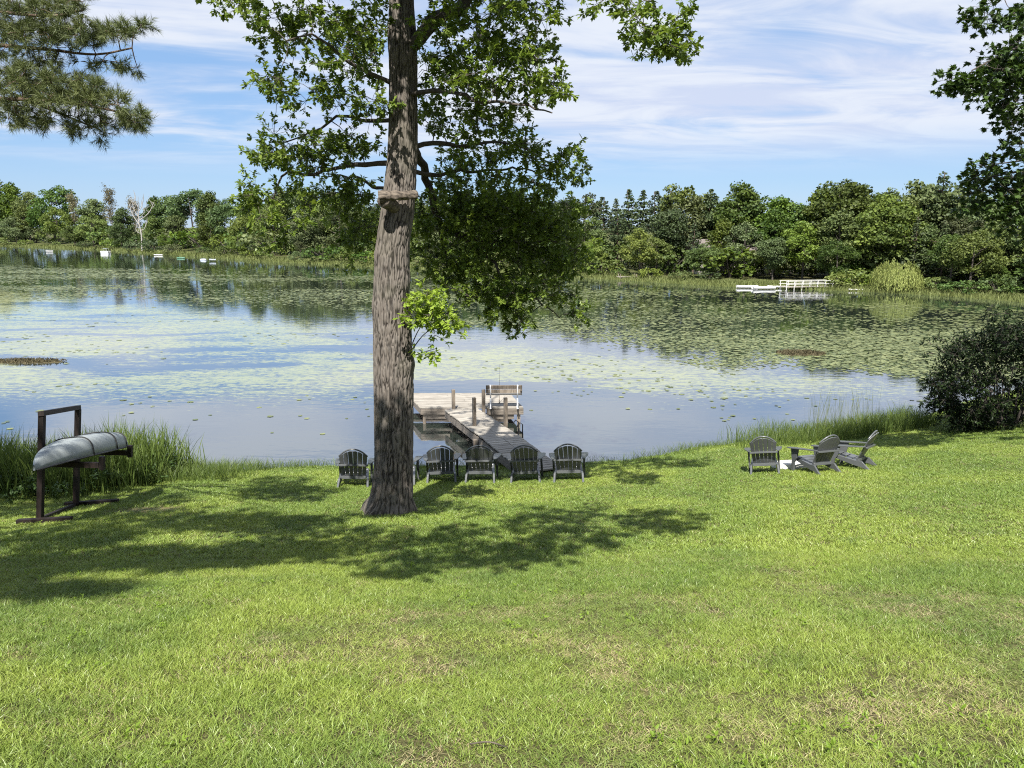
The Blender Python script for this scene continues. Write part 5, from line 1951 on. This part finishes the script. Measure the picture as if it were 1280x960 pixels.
# a dropped twig and small broad-leaved weeds in the lawn
tw = at_g(610, 940)
twr = empty('fallen_twig', (tw[0], tw[1], tw[2] + .035), (0, 0, R(-8)))
tag(twr, 'small bare twig dropped on the grass near the bottom middle', 'twig')
obj('stem', MB().tube(resample([(-.09, 0, 0), (0, .012, .012), (.10, -.006, .004)], .02), .0038, 6).mesh('twig_stem', M_cut, True), twr)
obj('side_shoot', MB().tube(resample([(.02, .01, .011), (.05, .03, .02), (.07, .055, .018)], .02), .002, 5).mesh('twig_shoot', M_cut, True), twr)
wc, wo = [], []
for k in range(420):
    y_ = 3.0 + 12 * rng.uniform(0, 1) ** 1.6
    x_ = rng.uniform(-.75, .75) * y_
    if fbm(x_ * .6 + 4, y_ * .6, 0, 2, 15) < .52:
        continue
    g_ = float(ground(x_, y_))
    wc.append(np.array([x_, y_, g_ + .035]))
    wo.append(np.array([x_, y_, g_ - .1]))
V_, F_, T__ = sprigs(wc, wo, .034, 4, 3, .05, OVAL)
tag(obj('lawn_weeds', mesh_np('lawn_weeds', V_, F_, M_sprout, {'tone': T__ * .3}), kind='stuff'), 'small broad leaved weeds scattered in the lawn', 'weeds')

# ------------------------------------------------------------------ lawn grass: tiles of blades scattered by geometry nodes, one object
tiles = bpy.data.collections.new('grass_tiles')


def grass_tile(name, n, half, hr, wr, dry, seed, bend=(.25, 1.0)):
    rr = np.random.default_rng(seed)
    nc = max(4, n // 14)
    cc = rr.uniform(-half, half, (nc, 2))
    k = rr.integers(0, nc, n)
    xy = np.where(rr.uniform(0, 1, (n, 1)) < .6, cc[k] + rr.normal(size=(n, 2)) * .018, rr.uniform(-half, half, (n, 2)))
    P0 = np.concatenate([xy, np.full((n, 1), -.006)], 1)
    H_ = rr.uniform(*hr, n) * (.6 + .8 * rr.uniform(0, 1, nc)[k])
    isdry = rr.uniform(0, 1, n) < dry
    bn = rr.uniform(*bend, n)
    bn[isdry] = rr.uniform(.8, 2.2, isdry.sum())
    H_[isdry] *= .7
    tone = np.clip(.6 * rr.uniform(0, 1, nc)[k] + .5 * rr.uniform(0, 1, n) - .05, 0, 1)
    V_, F_, T__ = blades(P0, H_, rr.uniform(*wr, n), bn, tone, rr, 3)
    at_ = {'tone': T__, 'dry': np.repeat(isdry.astype(float), 7)}
    me = mesh_np(name, V_, F_, M_grass, at_)
    o = bpy.data.objects.new(name, me)
    tiles.objects.link(o)


HALF = .28
for k in range(3):
    grass_tile(f'a{k}_near', 1350, HALF, (.028, .068), (.0028, .0052), .12 + .08 * k, 300 + k, (.3, 1.4))
grass_tile('b_dry', 950, HALF, (.025, .06), (.0028, .005), .62, 310, (.4, 1.6))
for k in range(2):
    grass_tile(f'c{k}_far', 620, HALF, (.028, .065), (.006, .010), .10 + .1 * k, 320 + k, (.3, 1.3))
tiles_n = 6
STEP = .33
gx, gy = np.meshgrid(np.arange(-22, 22, STEP), np.arange(1.2, 30, STEP))
gx = (gx + rng.uniform(-.10, .10, gx.shape)).ravel()
gy = (gy + rng.uniform(-.10, .10, gy.shape)).ravel()
k = (np.abs(gx) < .80 * gy + 4.0) & (gy < shore_y(gx) + .05)
k &= ~((gx - OB[0]) ** 2 + (gy - OB[1]) ** 2 < .16)
gx, gy = gx[k], gy[k]
gz = ground(gx, gy)
dn = fbm(gx * .75, gy * .75, 0, 4, 91)
dn2 = fbm(gx * .22, gy * .22, 0, 2, 95)
idx = np.where(gy < 9.0, rng.integers(0, 3, len(gx)), 4 + rng.integers(0, 2, len(gx)))
bare_ = ((gx + 6.7) / .8) ** 2 + ((gy - 13.2) / .4) ** 2 < 1
idx = np.where(((dn > .60) & (gy < 9.0)) | bare_, 3, idx)
scl = (.85 + .55 * (fbm(gx * .5, gy * .5, 4, 3, 97) - .3)) * np.where(dn > .60, .8, 1.0) * np.where(bare_, .35, 1.0)
nn_ = np.stack([ground(gx - .2, gy) - ground(gx + .2, gy), ground(gx, gy - .2) - ground(gx, gy + .2), np.full(len(gx), .4)], -1)
nn_ /= np.linalg.norm(nn_, axis=1)[:, None]
yaw_ = rng.uniform(0, 6.28, len(gx))
rots = []
for a, b in zip(nn_, yaw_):
    q = Vector((0, 0, 1)).rotation_difference(Vector(a)) @ Euler((0, 0, b)).to_quaternion()
    rots.append(tuple(q.to_euler()))
me = bpy.data.meshes.new('grass_points')
me.vertices.add(len(gx))
me.vertices.foreach_set('co', np.stack([gx, gy, gz], -1).astype(np.float32).ravel())
a = me.attributes.new('tile', 'INT', 'POINT')
a.data.foreach_set('value', idx.astype(np.int32))
a = me.attributes.new('turn', 'FLOAT_VECTOR', 'POINT')
a.data.foreach_set('vector', np.array(rots, np.float32).ravel())
a = me.attributes.new('size', 'FLOAT_VECTOR', 'POINT')
a.data.foreach_set('vector', np.stack([np.ones(len(gx)), np.ones(len(gx)), scl], -1).astype(np.float32).ravel())
me.materials.append(M_grass)
grass = tag(obj('grass', me, kind='stuff'), 'mown green lawn grass with yellow and dry patches', 'grass')
ng = bpy.data.node_groups.new('grass_scatter', 'GeometryNodeTree')
ng.interface.new_socket('Geometry', in_out='INPUT', socket_type='NodeSocketGeometry')
ng.interface.new_socket('Geometry', in_out='OUTPUT', socket_type='NodeSocketGeometry')
N = ng.nodes
gi, go = N.new('NodeGroupInput'), N.new('NodeGroupOutput')
ci = N.new('GeometryNodeCollectionInfo')
ci.inputs['Collection'].default_value = tiles
ci.inputs['Separate Children'].default_value = True
ci.inputs['Reset Children'].default_value = True
iop = N.new('GeometryNodeInstanceOnPoints')
iop.inputs['Pick Instance'].default_value = True


def named(nm, ty):
    q = N.new('GeometryNodeInputNamedAttribute')
    q.data_type = ty
    q.inputs['Name'].default_value = nm
    return q.outputs['Attribute']


e2r = N.new('FunctionNodeEulerToRotation')
L_ = ng.links.new
L_(gi.outputs[0], iop.inputs['Points'])
L_(ci.outputs[0], iop.inputs['Instance'])
L_(named('tile', 'INT'), iop.inputs['Instance Index'])
L_(named('turn', 'FLOAT_VECTOR'), e2r.inputs[0])
L_(e2r.outputs[0], iop.inputs['Rotation'])
L_(named('size', 'FLOAT_VECTOR'), iop.inputs['Scale'])
L_(iop.outputs[0], go.inputs[0])
md = grass.modifiers.new('scatter', 'NODES')
md.node_group = ng
